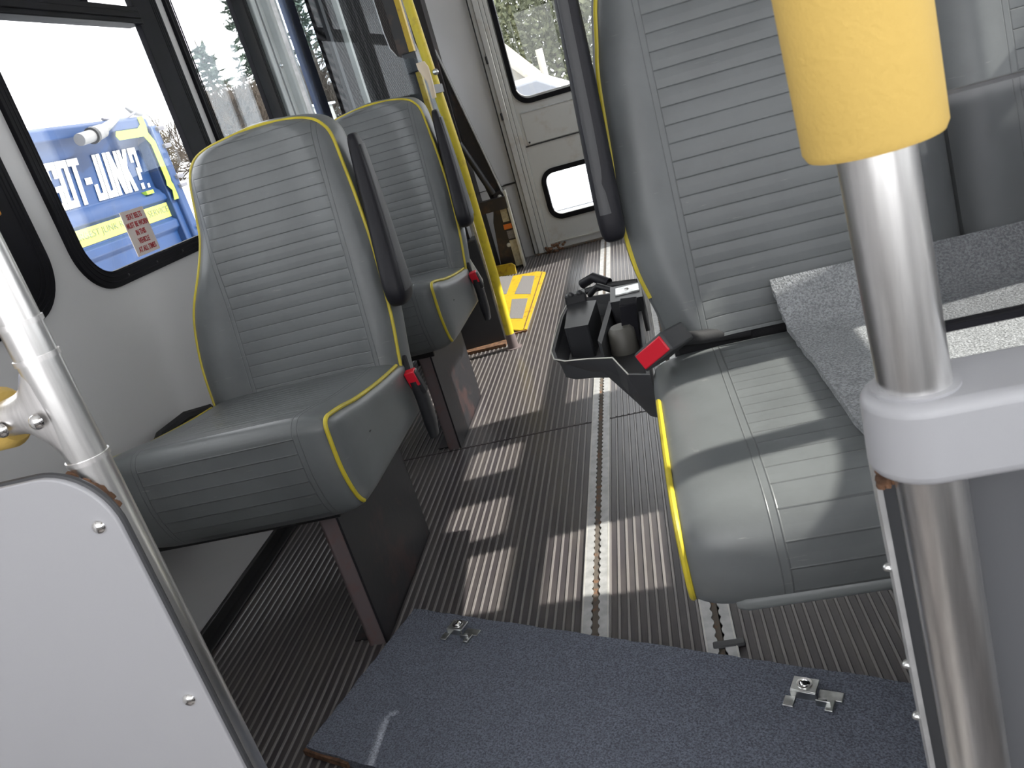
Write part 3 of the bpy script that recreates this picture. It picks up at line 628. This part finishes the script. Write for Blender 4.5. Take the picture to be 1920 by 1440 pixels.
for k in range(40):
    a = math.radians(15+random.random()*50); rr_.dome((-.4635+.055*(math.cos(a)-1), PPY+.006+random.random()*.004, .763+.055*math.sin(a)+.0), (1,0,1), .0022+random.random()*.002, .0016, 6)
rr_.build('rust_patch', 'rust', mp_)

# ------------------------------------------------------------------ right stanchion, foam, clamp, panel, shield
def rx(z): return .104+.045*(.94-z)
RY = .385
rs_ = empty('stanchion', (rx(0), RY, 0)); tag(rs_, 'stainless steel stanchion close on the right with thick yellow foam pad', 'pole')
MB().tube([(rx(0),RY,0),(rx(.8),RY,.8),(rx(1.7),RY,1.7)], .0168, 40).build('pole', 'stainless', rs_)
MB().tube([(rx(.934),RY,.934),(rx(.9345),RY,.9345),(rx(.938),RY,.938),(rx(1.3),RY,1.3)], [.0168,.0285,.0302,.0302], 48).build('foam_pad', 'foam_yellow', rs_)['label'] = 'thick yellow foam pad'
cz0, cz1 = .771, .815; xc = rx(.793)
cap = [(xc+.0268*math.cos(a), RY+.0268*math.sin(a)) for a in [math.radians(90+k*9) for k in range(21)]] + [(xc+.03,RY-.0268),(xc+.5,RY-.045),(xc+.5,RY+.012)]
cl = MB().prism([(p[0],p[1],cz0+( .0 if i < 21 else .0)) for i, p in enumerate(cap)], (0,0,cz1-cz0)).build('clamp_arm', 'clamp_plastic', rs_, bevel=.006, seg=4); cl['label'] = 'pale grey plastic clamp arm'
MB().tube([(rx(cz1),RY,cz1-.002),(rx(cz1),RY,cz1+.0015)], .0205, 36).build('clamp_collar', 'clamp_plastic', cl)
def slant(pts, M): return pts
Ms = frameM((rx(0),RY+.022,0), (1,0,0), (-.045,0,1))
rpn = plate('modesty_panel', [(-.022,.05),(.78,.05),(.78,.768),(-.022,.768)], [], .006, Ms, 'panel_dark'); tag(rpn, 'dark grey modesty panel behind the right stanchion', 'panel')
MB().box((-.001,-.006,.05), (.002,.002,.768)).build('edge_trim', 'alu', None).matrix_world = Matrix()
et = bpy.data.objects['edge_trim.001'] if 'edge_trim.001' in bpy.data.objects else None
if et:
    et.data.transform(frameM((rx(0)-.0235,RY+.016,0), (1,0,0), (-.045,0,1)) @ Matrix.Diagonal((1,1,1,1)) @ Matrix(((1,0,0,0),(0,0,1,0),(0,-1,0,0),(0,0,0,1))))
    et.parent = rpn
for z_ in (.59,.63,.70): MB().dome((rx(z_)-.0245,RY+.015,z_), (-1,-.3,0), .0028, .004, 8).build('rivet', 'zinc', rpn)
rk = MB()
for k in range(10): rk.dome((rx(.765)-.022+random.random()*.008,RY+.008,.757+random.random()*.010), (-1,-.5,0), .003, .003, 6)
rk.build('rust_patch', 'rust', rpn)
psh = plate('smoked_shield', rrect(.118,.842,.86,.9475,.006), [], .004, XZ(RY+.002), 'plexi_smoke'); tag(psh, 'smoked see-through shield strip beside the right stanchion', 'shield')
MB().box((.12,RY-.002,.8395), (.86,RY+.005,.8430)).build('edge_channel', 'black_frame', psh)
MB().box((.12,RY-.001,.9470), (.86,RY+.004,.9485)).build('edge_channel', 'dark_plastic', psh)

# ------------------------------------------------------------------ carpeted board on the floor
ang = math.atan2(-.402, .915); BW, BL = .385, 1.22
bo = empty('carpeted_board', (-.668,1.416,.004), ang); tag(bo, 'blue-grey carpeted board lying across the floor in front', 'carpet board')
def inb(o): o.parent = bo; o.matrix_parent_inverse = Matrix(); return o
n1, n2 = 60, 24; bm_ = MB(); gt = []
for i in range(n2+1):
    row = []
    for j in range(n1+1):
        u_, v_ = j/n1*BL, -BW*i/n2; k = -.035*(1-j/n1)   # slightly out of square
        e = (random.random()-.5)*.003 if (i in (0, n2) or j in (0, n1)) else 0
        row.append((u_+(-v_)*.09+e, v_+e, .018))
    gt.append(row)
bm_.quadgrid(gt); per = [gt[0][j] for j in range(n1+1)]+[gt[i][-1] for i in range(1, n2+1)]+[gt[-1][j] for j in range(n1-1, -1, -1)]+[gt[i][0] for i in range(n2-1, 0, -1)]
bm_.quadgrid([per, [(p[0], p[1], 0.0) for p in per]], closed_u=True)
inb(bm_.build('board', 'carpet_blue'))
inb(MB().box((.03,-BW-.006,.001), (.14,-BW+.001,.012)).build('bare_edge', 'rust', None, smooth=False))
def bracket(x_, y_, rot, s=1.0):
    o = MB().box((-.016,-.004,.026), (.013,.018,.0285)).box((-.016,-.006,.010), (.013,-.004,.0285)).box((-.022,-.022,.0185), (-.010,-.006,.0205)).box((.013,-.002,.018), (.040,.012,.020)).box((.013,-.004,.0185), (.022,.0,.012)).box((.024,-.020,.0185), (.033,-.002,.0215)).box((.013,-.012,.018), (.030,-.010,.026)).build('latch_bracket', 'zinc', None, bevel=.0008)
    o.matrix_world = Matrix.Translation((x_, y_, 0)) @ Matrix.Rotation(rot, 4, 'Z') @ Matrix.Diagonal((s, s, s, 1)) @ Matrix.Translation((0, 0, .018/s-.0178)); M0 = o.matrix_world.copy(); o.parent = bo; o.matrix_parent_inverse = Matrix(); o.matrix_basis = M0
    sc_ = MB().dome((-.002,.008,.0285), (0,0,1), .0068, .004).tube([(-.002,.008,.028),(-.002,.008,.0295)], .0088, 16).build('screw', 'chrome', None); sc_.parent = o
bracket(.155, -.050, 0, 1.25); bracket(.848, -.062, 0, 1.35)
# grime lump by the track end at the board's edge
gl = MB().box((-.045,1.172,.0), (.012,1.190,.0075)).build('trim_6', 'dark_plastic', bevel=.003); struct(gl)

# ------------------------------------------------------------------ yellow pole, lift and barrier
yp = empty('grab_pole', (-.652,3.2,0)); tag(yp, 'floor-to-ceiling yellow grab pole at the front edge of the lift', 'pole')
MB().tube([(-.652,3.2,.03),(-.646,3.2,.36),(-.646,3.2,.8),(-.662,3.2,1.19),(-.690,3.2,ZC)], .0185, 24).build('pole', 'yellow_paint', yp)
MB().tube([(-.652,3.2,0),(-.652,3.2,.004),(-.652,3.2,.005),(-.652,3.2,.065)], [.036,.036,.023,.021], 24).build('foot_socket', 'pedestal_front', yp)
MB().dome((-.640,3.183,1.135), (.2,-1,0), .012, .006).build('bolt', 'zinc', yp)

lf = empty('wheelchair_lift', (-.95,4.0,0)); tag(lf, 'folded black and yellow wheelchair lift inside the left side door', 'wheelchair lift')
pf = MB().box((-1.12,3.42,.55), (-1.08,4.72,1.80)).build('platform', 'expanded_metal', lf)
MB().box((-1.075,3.40,.55), (-1.06,3.44,1.80)).box((-1.075,4.70,.55), (-1.06,4.74,1.80)).box((-1.075,3.40,.53), (-1.06,4.74,.57)).build('platform_rim', 'lift_steel', pf)
MB().box((-1.02,3.44,.60), (-1.0,3.47,1.75)).build('barrier_rail', 'alu_post', pf)
MB().box((-.99,4.78,.0), (-.93,4.90,1.62)).build('tower', 'lift_steel', lf, bevel=.004)
arm = MB(); arm.bar((-.818,4.84,.42), (-1.035,4.84,1.62), .085, .05, Vector((1,0,0))); arm.build('lift_arm', 'lift_steel', lf, bevel=.004)
e_ = MB(); e_.bar((-.776,4.80,.445), (-.988,4.80,1.62), .006, .03); e_.build('arm_edge', 'alu', lf)
MB().tube([(-.83,4.76,.47),(-.93,4.70,.80)], .018, 12).build('cylinder', 'black_plastic', lf)
MB().box((-.935,4.74,.37), (-.765,4.80,.44)).build('cross_plate', 'lift_steel', lf)
br = MB().prism([(-.91,4.78,0),(-.762,4.78,0),(-.765,4.78,.42),(-.785,4.78,.475),(-.83,4.78,.475),(-.88,4.78,.30)], (0,.10,0)).build('base_bracket', 'lift_steel', lf, bevel=.003)
for px_, pz_ in ((-.80,.44),(-.825,.15)): MB().dome((px_,4.778,pz_), (0,-1,0), .014, .006).build('pivot_bolt', 'alu_post', br)
MB().box((-.820,4.775,.29), (-.780,4.779,.385)).build('label_plate', 'label_cream', br, smooth=False)
MB().box((-.825,4.774,.245), (-.775,4.779,.275)).build('label_plate', 'label_orange', br, smooth=False)
MB().box((-.815,4.775,.185), (-.775,4.779,.235)).build('label_plate', 'grit', br, smooth=False)
MB().box((-.815,4.775,.015), (-.768,4.779,.175)).build('label_plate', 'label_cream', br, smooth=False)
MB().box((-.770,4.76,0), (-.757,4.80,.47)).build('bracket_edge', 'alu_post', br)
# second yellow handrail and dark uprights behind the pole
MB().box((-.742,3.30,.72), (-.722,3.33,1.9)).build('handrail', 'yellow_plate', lf)
MB().box((-.80,3.36,.46), (-.735,3.42,1.9)).build('upright', 'lift_steel', lf)
MB().box((-.770,3.28,1.16), (-.715,3.34,1.235)).build('pivot_block', 'black_plastic', lf, bevel=.004)
MB().box((-.745,3.28,.70), (-.715,3.31,.725)).build('rail_foot', 'chrome', lf, bevel=.004)
cs = MB().prism([(-1.10,3.245,0),(-.697,3.30,0),(-.697,3.30,.47),(-1.10,3.245,.47)], (0,.12,0)).build('pump_casing', 'black_plastic', lf, bevel=.004)
MB().box((-.699,3.305,0), (-.690,3.42,.60)).build('casing_trim', 'label_cream', cs)
MB().box((-1.0,3.24,0), (-.69,3.32,.014)).build('casing_foot', 'rust', cs)
# bridge plate on the floor
bp = MB().prism([(-1.14,3.60,.006),(-.735,3.485,.006),(-.64,3.40,.006),(-.612,3.395,.006),(-.604,4.43,.006),(-.66,4.50,.006),(-1.14,4.62,.006)], (0,0,.006)).build('bridge_plate', 'yellow_plate', lf); bp['label'] = 'yellow bridge plate flat on the floor'
for q in ([(-.744,4.472),(-.664,4.396),(-.652,4.007),(-.748,4.09)], [(-.751,3.99),(-.659,3.932),(-.650,3.579),(-.722,3.634)], [(-.90,4.60),(-.809,4.534),(-.798,4.133),(-.90,4.20)]):
    MB().prism([(a, b_, .012) for a, b_ in q], (0,0,.001)).build('grip_patch', 'grit', bp, smooth=False)
MB().prism([(-1.14,4.72,.0),(-.80,4.62,.0),(-.80,4.645,.045),(-.82,4.66,.06),(-1.14,4.76,.06)], (0,.02,0)).build('plate_flange', 'yellow_plate', bp, bevel=.003)
MB().box((-.627,3.40,.0125), (-.623,4.44,.014)).build('hinge_line', 'rust', bp, smooth=False)
MB().box((-.735,3.388,.0), (-.61,3.40,.008)).build('rusty_edge', 'rust', bp, smooth=False)
# card hanging on the casing
wc = MB().prism([(-.815,3.235,.56),(-.775,3.235,.56),(-.705,3.235,.31),(-.712,3.235,.27),(-.735,3.235,.285),(-.79,3.235,.46)], (0,.004,0)).build('instruction_card', 'paper', None, smooth=False)
tag(wc, 'white hanging card with green mark behind the farther single seat', 'card')
MB().prism([(-.782,3.232,.50),(-.762,3.232,.505),(-.752,3.232,.47),(-.770,3.232,.455)], (0,.002,0)).build('printed_mark', 'green_print', wc, smooth=False)['label'] = 'green printed mark'

# clear plexi barrier behind the second seat
bar_ = [(-1.19,.60),(-.63,.60),(-.63,1.165),(-.66,1.19),(-.70,1.20),(-.722,1.215),(-.738,1.245),(-.742,1.30),(-.748,1.9),(-1.19,1.9)]
pb = plate('clear_barrier', bar_, [], .005, XZ(3.0), 'plexi_clear'); tag(pb, 'clear reflective plastic barrier standing behind the farther single seat', 'barrier')
MB().tube([(-.722,3.0,1.215),(-.738,3.0,1.245),(-.743,3.0,1.30),(-.748,3.0,1.9)], .002, 6).build('edge_line', 'alu', pb)
MB().box((-1.10,2.99,.6), (-1.085,3.01,1.9)).build('edge_post', 'alu', pb)
MB().loft([(-.632,2.99,1.045,.008,.01),(-.630,2.99,1.10,.010,.01),(-.640,2.99,1.15,.020,.01),(-.645,2.99,1.172,.016,.01)], 16, 2.4).build('clamp_bracket', 'cream_plastic', pb)
MB().box((-.645,3.01,1.06), (-.630,3.19,1.09)).build('standoff', 'dark_plastic', pb)

# warning sticker on window 2
stk = MB().box((XL-.0095,1.845,.872), (XL-.0080,1.948,.984)).build('warning_sticker', 'sticker_base', None, smooth=False)
tag(stk, 'small seat belt warning sticker with red lettering on the truck window', 'sticker')
for k, s_ in enumerate(['SEAT BELTS', 'MUST BE WORN', 'IN THIS', 'VEHICLE', 'AT ALL TIMES']):
    text('lettering', s_, .0185, .70, frameM((XL-.0072,1.897,.962-.0205*k), (0,1,0), (0,0,1)), 'sticker_red', stk, bold=.0004, align='CENTER', ext=.0002)
ol = MB().box((XL+.011,1.402,1.045), (XL+.020,1.448,1.085)).build('marker_light', 'orange_light', None, bevel=.004); tag(ol, 'small orange reflector against the nearest left window frame', 'reflector')

# ------------------------------------------------------------------ outside
GZ = -.75
gr = MB().quadgrid([[(-80, -40, GZ), (80, -40, GZ)], [(-80, 120, GZ), (80, 120, GZ)]]); 
g_ = MB(); g_.quadgrid([[(-80, -40, GZ), (80, -40, GZ)], [(-80, 120, GZ), (80, 120, GZ)]]); struct(g_.build('floor', 'snow', smooth=False))
TX = -4.0
tk = empty('dump_truck', (TX-1,5,GZ)); tag(tk, 'blue junk hauling truck bed with big white lettering outside', 'truck')
def side(p): return (TX+p[0], p[1], p[2])
# corrugated side: profile in x/z extruded along y
pro = [(-.02,-.05),(0,.0),(0,.30),(.04,.34),(.04,.52),(0,.56),(0,.66),(.04,.70),(.04,.76),(.0,.785),(0,.925),(.03,.945),(.03,.99),(0,1.03),(-.03,1.06),(-.03,1.43),(0,1.47),(.03,1.52),(.08,1.55),(.08,1.62),(.04,1.645),(-.1,1.645)]
tp = MB(); tp.quadgrid([[side((a, y_, z_)) for a, z_ in pro] for y_ in (-1.0, 6.80)]); tp.build('side_wall', 'truck_blue', tk, bevel=.006)
MB().box((TX-2.2,-1.0,-.05), (TX-.03,6.78,1.0)).box((TX-.10,6.72,-.05), (TX+.06,6.86,1.62)).build('bed_body', 'truck_blue', tk, bevel=.01)
MB().box((TX-.02,6.80,.5), (TX+.10,6.92,1.55)).build('corner_post', 'truck_blue', tk, bevel=.02)
for z_ in (.55,.62,1.0,1.08,1.35,1.50): MB().box((TX+.02,6.86,z_), (TX+.13,6.97,z_+.035)).build('hinge', 'truck_steel', tk, bevel=.01)
for y_ in (1.2, 5.2): MB().tube([(TX-.5,y_,GZ+.45),(TX-.2,y_,GZ+.45)], .45, 24).build('wheel', 'black_rubber', tk)
MF = lambda y_, z_, d_: frameM((TX+d_, y_, z_), (0,1,0), (0,0,1))
def fit(name, body, y0, y1, z0, z1, d_, m_, par, bold, ext=.002):
    o = text(name, body, 1.0, 1.0, Matrix(), m_, par, bold=bold, ext=0)
    xs_ = [v.co.x for v in o.data.vertices]; zs_ = [v.co.y for v in o.data.vertices]; a0, a1, b0, b1 = min(xs_), max(xs_), min(zs_), max(zs_)
    for v in o.data.vertices:
        zz = z0+(v.co.y-b0)/(b1-b0)*(z1-z0); v.co = Vector((TX+d_, y0+(v.co.x-a0)/(a1-a0)*(y1-y0)+(zz-z0)*.10, zz))
    return o
S_ = .34
GL = {'G': [(0,0,S_,1),(0,0,1,.15),(0,.85,1,1),(1-S_,.66,1,1),(1-S_,0,1,.50),(.48,.38,1,.50)], 'O': [(0,0,S_,1),(1-S_,0,1,1),(0,0,1,.15),(0,.85,1,1)],
      'T': [(.5-S_/2,0,.5+S_/2,1),(0,.85,1,1)], 'J': [(1-S_,0,1,1),(0,0,1,.15),(0,0,S_,.36)], 'U': [(0,0,S_,1),(1-S_,0,1,1),(0,0,1,.15)],
      'N': [(0,0,S_*.9,1),(1-S_*.9,0,1,1),((0,1),(.34,1),(1,0),(.66,0))], 'K': [(0,0,S_,1),((.2,.48),(.62,1),(1,1),(.52,.48)),((.2,.60),(.56,.60),(1,0),(.62,0))],
      '?': [(0,.85,1,1),(0,.66,S_,1),(1-S_,.50,1,1),(.38,.40,1,.52),(.38,.22,.38+S_,.52),(.38,0,.38+S_,.14)], '-': [(0,.40,1,.54)], '.': [(0,.0,1,.10)]}
def glyph(ch, y0, wd_):
    mb = MB(); z0, hh = 1.075, .340
    for q in GL[ch]:
        pl = [(q[0],q[1]),(q[2],q[1]),(q[2],q[3]),(q[0],q[3])] if not isinstance(q[0], tuple) else list(q)
        mb.prism([(TX-.024, y0+u_*wd_+v_*hh*.18, z0+v_*hh) for u_, v_ in pl], (.003+.0001*len(mb.v)/8, 0, 0))
    return mb.build('letter', 'truck_white', tk, smooth=False)
for ch_, y_, w_ in (('O',5.14,.126),('-',5.285,.07),('G',5.375,.128),('O',5.513,.128),('T',5.651,.130),('-',5.795,.075),('J',5.885,.125),('U',6.022,.125),('N',6.159,.135),('K',6.306,.135),('?',6.462,.115),('.',6.600,.03)): glyph(ch_, y_, w_)
tb = MB().box((TX+.001,4.0,.795), (TX+.006,6.81,.918)).build('banner', 'truck_yellow', tk, smooth=False)
fit('lettering', 'LARGEST JUNK REMOVAL SERVICE', 5.33, 6.70, .825, .893, .009, 'truck_ink', tb, .0)
ls = [(6.30,1.545),(6.62,1.545),(6.68,1.575),(6.68,1.635),(6.76,1.635),(6.76,1.56),(6.745,1.50),(6.80,1.42),(6.80,1.10),(6.79,1.07),(6.82,1.02),(6.80,.918),(6.72,.918),(6.755,1.0),(6.70,1.05),(6.72,1.09),(6.72,1.40),(6.66,1.475),(6.30,1.475),(6.27,1.51)]
plate('stripe', ls, [], .004, YZ(TX+.088), 'truck_lime', tk)
MB().box((TX-.02,6.45,1.02), (TX+.034,6.56,1.05)).build('stripe', 'truck_lime', tk, smooth=False)
a_ = MB().tube([(TX+.16,5.70,1.515),(TX+.16,5.86,1.53)], .045, 16).tube([(TX+.16,5.88,1.535),(TX+.16,6.02,1.555)], [.058,.05], 18).tube([(TX+.16,6.0,1.555),(TX+.13,6.30,1.63),(TX+.05,6.62,1.735)], [.04,.022,.012], 12).tube([(TX+.05,6.62,1.74),(TX,6.80,1.70),(TX,6.90,1.68)], [.012,.03,.035], 10)
a_.build('tarp_arm', 'arm_grey', tk); MB().tube([(TX+.16,5.86,1.53),(TX+.16,5.89,1.535)], .062, 18).build('arm_clamp', 'black_plastic', tk)
MB().tube([(TX+.02,6.3,1.66),(TX+.02,6.6,1.64),(TX+.02,6.8,1.69)], .012, 8).build('tarp_cable', 'truck_steel', tk)

def tree(name, x_, y_, h_, kind, seed, label, cat, group, spread=1.0, z0=GZ):
    rnd = random.Random(seed); mb = MB(); tw = MB()
    if kind == 'pine':
        mb.tube([(x_,y_,z0),(x_+.1,y_,z0+h_*.5),(x_,y_,z0+h_)], [.22,.14,.02], 7)
        nl = int(h_*3.2)
        for i in range(nl):
            f_ = .12+.86*i/nl; zz = z0+h_*f_; L_ = (1-f_)*h_*.30*spread*(.7+.6*rnd.random())+.3
            for k in range(6):
                a = rnd.random()*6.283; d_ = Vector((math.cos(a), math.sin(a), -.12+.22*rnd.random())); p = Vector((x_,y_,zz)); q = p+d_*L_
                tw.tube([p, q], [.03,.008], 3, caps=False)
                for t_ in range(11):
                    c = p.lerp(q, .25+.75*rnd.random()); s_ = .16+.26*rnd.random(); n_ = Vector((rnd.gauss(0,1), rnd.gauss(0,1), rnd.gauss(0,.45))).normalized(); n2 = Vector((rnd.gauss(0,1), rnd.gauss(0,1), rnd.gauss(0,.4)))
                    b = len(tw.v); tw.v += [tuple(c-n_*s_), tuple(c+n2*s_*.22), tuple(c+n_*s_), tuple(c-n2*s_*.22)]; tw.f.append((b,b+1,b+2,b+3))
        o = mb.build(name, 'bark', None); tw.build('foliage', 'pine', o, smooth=False)
    else:
        def grow(p, d, L_, r_, dep):
            q = p+d*L_; m_ = p.lerp(q, .5)+Vector((rnd.gauss(0,1), rnd.gauss(0,1), rnd.gauss(0,1)))*L_*.05
            (mb if dep > 3 else tw).tube([p, m_, q], [r_, r_*.85, r_*.65], 4 if dep < 4 else 6, caps=False)
            if dep == 0: return
            for _ in range((4 if dep > 1 else 5) if kind == 'bare' else 3):
                e = (d+Vector((rnd.gauss(0,.42), rnd.gauss(0,.42), rnd.gauss(.12,.3)))*spread).normalized(); grow(q.lerp(p, rnd.random()*.35), e, L_*(.62+.25*rnd.random()), r_*.70, dep-1)
        for s_ in range(3): grow(Vector((x_+rnd.gauss(0,.25), y_+rnd.gauss(0,.25), z0)), Vector((rnd.gauss(0,.12), rnd.gauss(0,.12), 1)).normalized(), h_*.28, h_*.012, 5)
        if kind == 'thicket':
            for _ in range(5200):
                a = rnd.random()*6.283; rad = (rnd.random()**.5)*1.7*spread; zz = z0+h_*(.12+1.0*rnd.random()); c = Vector((x_+rad*math.cos(a), y_+rad*math.sin(a), zz)); s_ = .05+.08*rnd.random()
                n_ = Vector((rnd.gauss(0,1), rnd.gauss(0,1), rnd.gauss(0,1))).normalized(); n2 = n_.orthogonal().normalized(); b = len(tw.v); tw.v += [tuple(c-n_*s_), tuple(c+n2*s_*.6), tuple(c+n_*s_), tuple(c-n2*s_*.6)]; tw.f.append((b,b+1,b+2,b+3))
        o = mb.build(name, 'bark', None); tw.build('twigs', 'twig' if kind == 'bare' else 'thicket', o, smooth=False)
    tag(o, label, cat, group); return o
G1 = 'trees beyond the left windows'
tree('bare_tree', -14.5, 24.0, 4.0, 'bare', 1, 'bare brown tree right behind the end of the blue truck', 'tree', G1)
tree('bare_tree', -14, 28.5, 5.2, 'bare', 2, 'bare brown tree seen past the dark window mullion', 'tree', G1)
tree('bare_tree', -14, 33.5, 6.2, 'bare', 3, 'widest tangled bare tree above the near seat back', 'tree', G1, 1.1)
tree('pine_tree', -19, 40.0, 8.0, 'pine', 4, 'evergreen with pale green crown above the bare trees', 'tree', G1)
tree('pine_tree', -19.5, 47.5, 11.5, 'pine', 5, 'tall dark evergreen cut by the thick right window frame', 'tree', G1)
tree('pine_tree', -19, 56, 11.5, 'pine', 6, 'dark evergreen seen through the lift door pane, nearest the aluminium post', 'tree', G1)
tree('bare_tree', -14, 38.5, 6.2, 'bare', 8, 'bare tree seen at the foot of the lift door pane', 'tree', G1)
sn = MB(); sn.quadgrid([[(-13, 14, -.1), (-9.5, 14, GZ)], [(-15, 24, .75), (-10, 24, GZ)], [(-17, 60, .9), (-11, 60, GZ)]])
bk = MB(); bk.prism([(-12.5,18,GZ),(-10.8,18,GZ),(-11.5,18,1.15),(-12.2,18,1.15)], (-1.0,9,0)); tag(bk.build('snow_bank', 'snow', bevel=.2), 'white snow bank behind the truck below the bare trees', 'snow bank')
for k, (x_, y_) in enumerate(((-9.2,18.2),)):
    tree('evergreen_shrub', x_, y_, 1.15, 'pine', 20+k, 'low dark green shrub at the foot of the snow bank', 'shrub', None, 2.2)
wt = MB().box((-10.6,26.6,GZ), (-9.9,29.5,2.25)).build('white_shed', 'siding', None, bevel=.03); tag(wt, 'plain white shed seen beneath the evergreens in the lift door pane', 'shed')
MB().box((-10.65,26.5,2.25), (-9.8,29.6,2.32)).build('shed_roof', 'snow', wt)
# behind the rear door
G2 = 'trees beyond the rear door'
LB = ['bushy tree behind the rear door glass, leftmost and nearest, over the house roof', 'bushy tree filling the middle of the rear door glass', 'tallest far bushy tree at the top of the rear door glass', 'bushy tree behind the rear door glass, half hidden by the black armrest', 'bushy tree at the far right of the rear door glass']
for k, x_ in enumerate((-4.6, -1.3, -2.6, 1.2, 3.2)):
    tree('leafy_tree', x_, (22, 26.5, 31.5, 23.5, 28)[k], (4.6, 5.6, 7.2, 5.2, 6)[k], 'thicket', 40+k, LB[k], 'tree', G2, 1.15)
ho = MB().prism([(-3.6,16,GZ),(-1.62,16,GZ),(-1.62,16,1.15),(-2.35,16,2.05),(-3.6,16,2.05)], (0,3,0)).build('house', 'siding', None, smooth=False); tag(ho, 'pale gabled house seen through the rear door glass', 'house')
MB().prism([(-1.52,15.8,1.05),(-1.52,15.8,1.15),(-2.33,15.8,2.16),(-2.40,15.8,2.08)], (0,3.3,0)).build('roof', 'roof', ho, smooth=False)
MB().box((-1.90,15.97,.2), (-1.78,16.01,.75)).build('window', 'car_glass', ho, smooth=False)
up_ = MB().tube([(-1.27,16.5,GZ),(-1.27,16.5,1.55)], .07, 10).build('post', 'siding', None); tag(up_, 'short pale post standing right of the house outside', 'post')
def car(x_, y_, rz, label):
    t_ = empty('car', (x_,y_,-.35), rz); tag(t_, label, 'car', 'white cars parked behind the bus')
    sec = [(-2.1,.35),(-2.15,.75),(-1.3,.95),(-.7,1.42),(.7,1.46),(1.5,1.0),(2.1,.9),(2.15,.4)]
    def put(o): o.matrix_parent_inverse = Matrix(); o.parent = t_; return o
    put(MB().prism([(a,-.85,z_) for a, z_ in sec], (0,1.7,0)).build('body', 'car_white', None, bevel=.12, seg=3))
    for xx in (-1.3,1.3):
        for yy in (-.82,.82): put(MB().tube([(xx,yy-.1,.33),(xx,yy+.1,.33)], .33, 18).build('wheel', 'black_rubber', None))
    put(MB().prism([(-1.12,-.87,1.0),(-.62,-.87,1.36),(.62,-.87,1.38),(1.2,-.87,1.02)], (0,1.74,0)).build('side_glass', 'car_glass', None, bevel=.03))
    return t_
lot = MB().prism([(-7,12.6,GZ),(9,12.6,GZ),(9,13.0,-.35),(-7,13.0,-.35)], (0,0,0)); lot = MB().box((-9,12.9,GZ), (9,16.4,-.352)).build('raised_lot', 'snow', None, smooth=False); struct(lot); lot.name = 'trim_7'
sb2 = MB().prism([(-6,11.4,GZ),(-6,12.8,GZ),(-6,12.3,.12),(-6,11.8,.16)], (12,0,0)).build('snow_ridge', 'snow', None, bevel=.1); tag(sb2, 'low white snow ridge filling the lower rear door window', 'snow bank')
car(-1.9, 14.4, .1, 'white car parked in front of the house, left of the black armrest'); car(3.0, 14.6, -.05, 'white car seen between the black armrest and the double seat back')

for o in bpy.data.objects:      # sanity: every top-level thing has a category
    if o.parent is None and o.type in ('MESH', 'EMPTY') and 'category' not in o and 'kind' not in o: print('UNTAGGED', o.name)
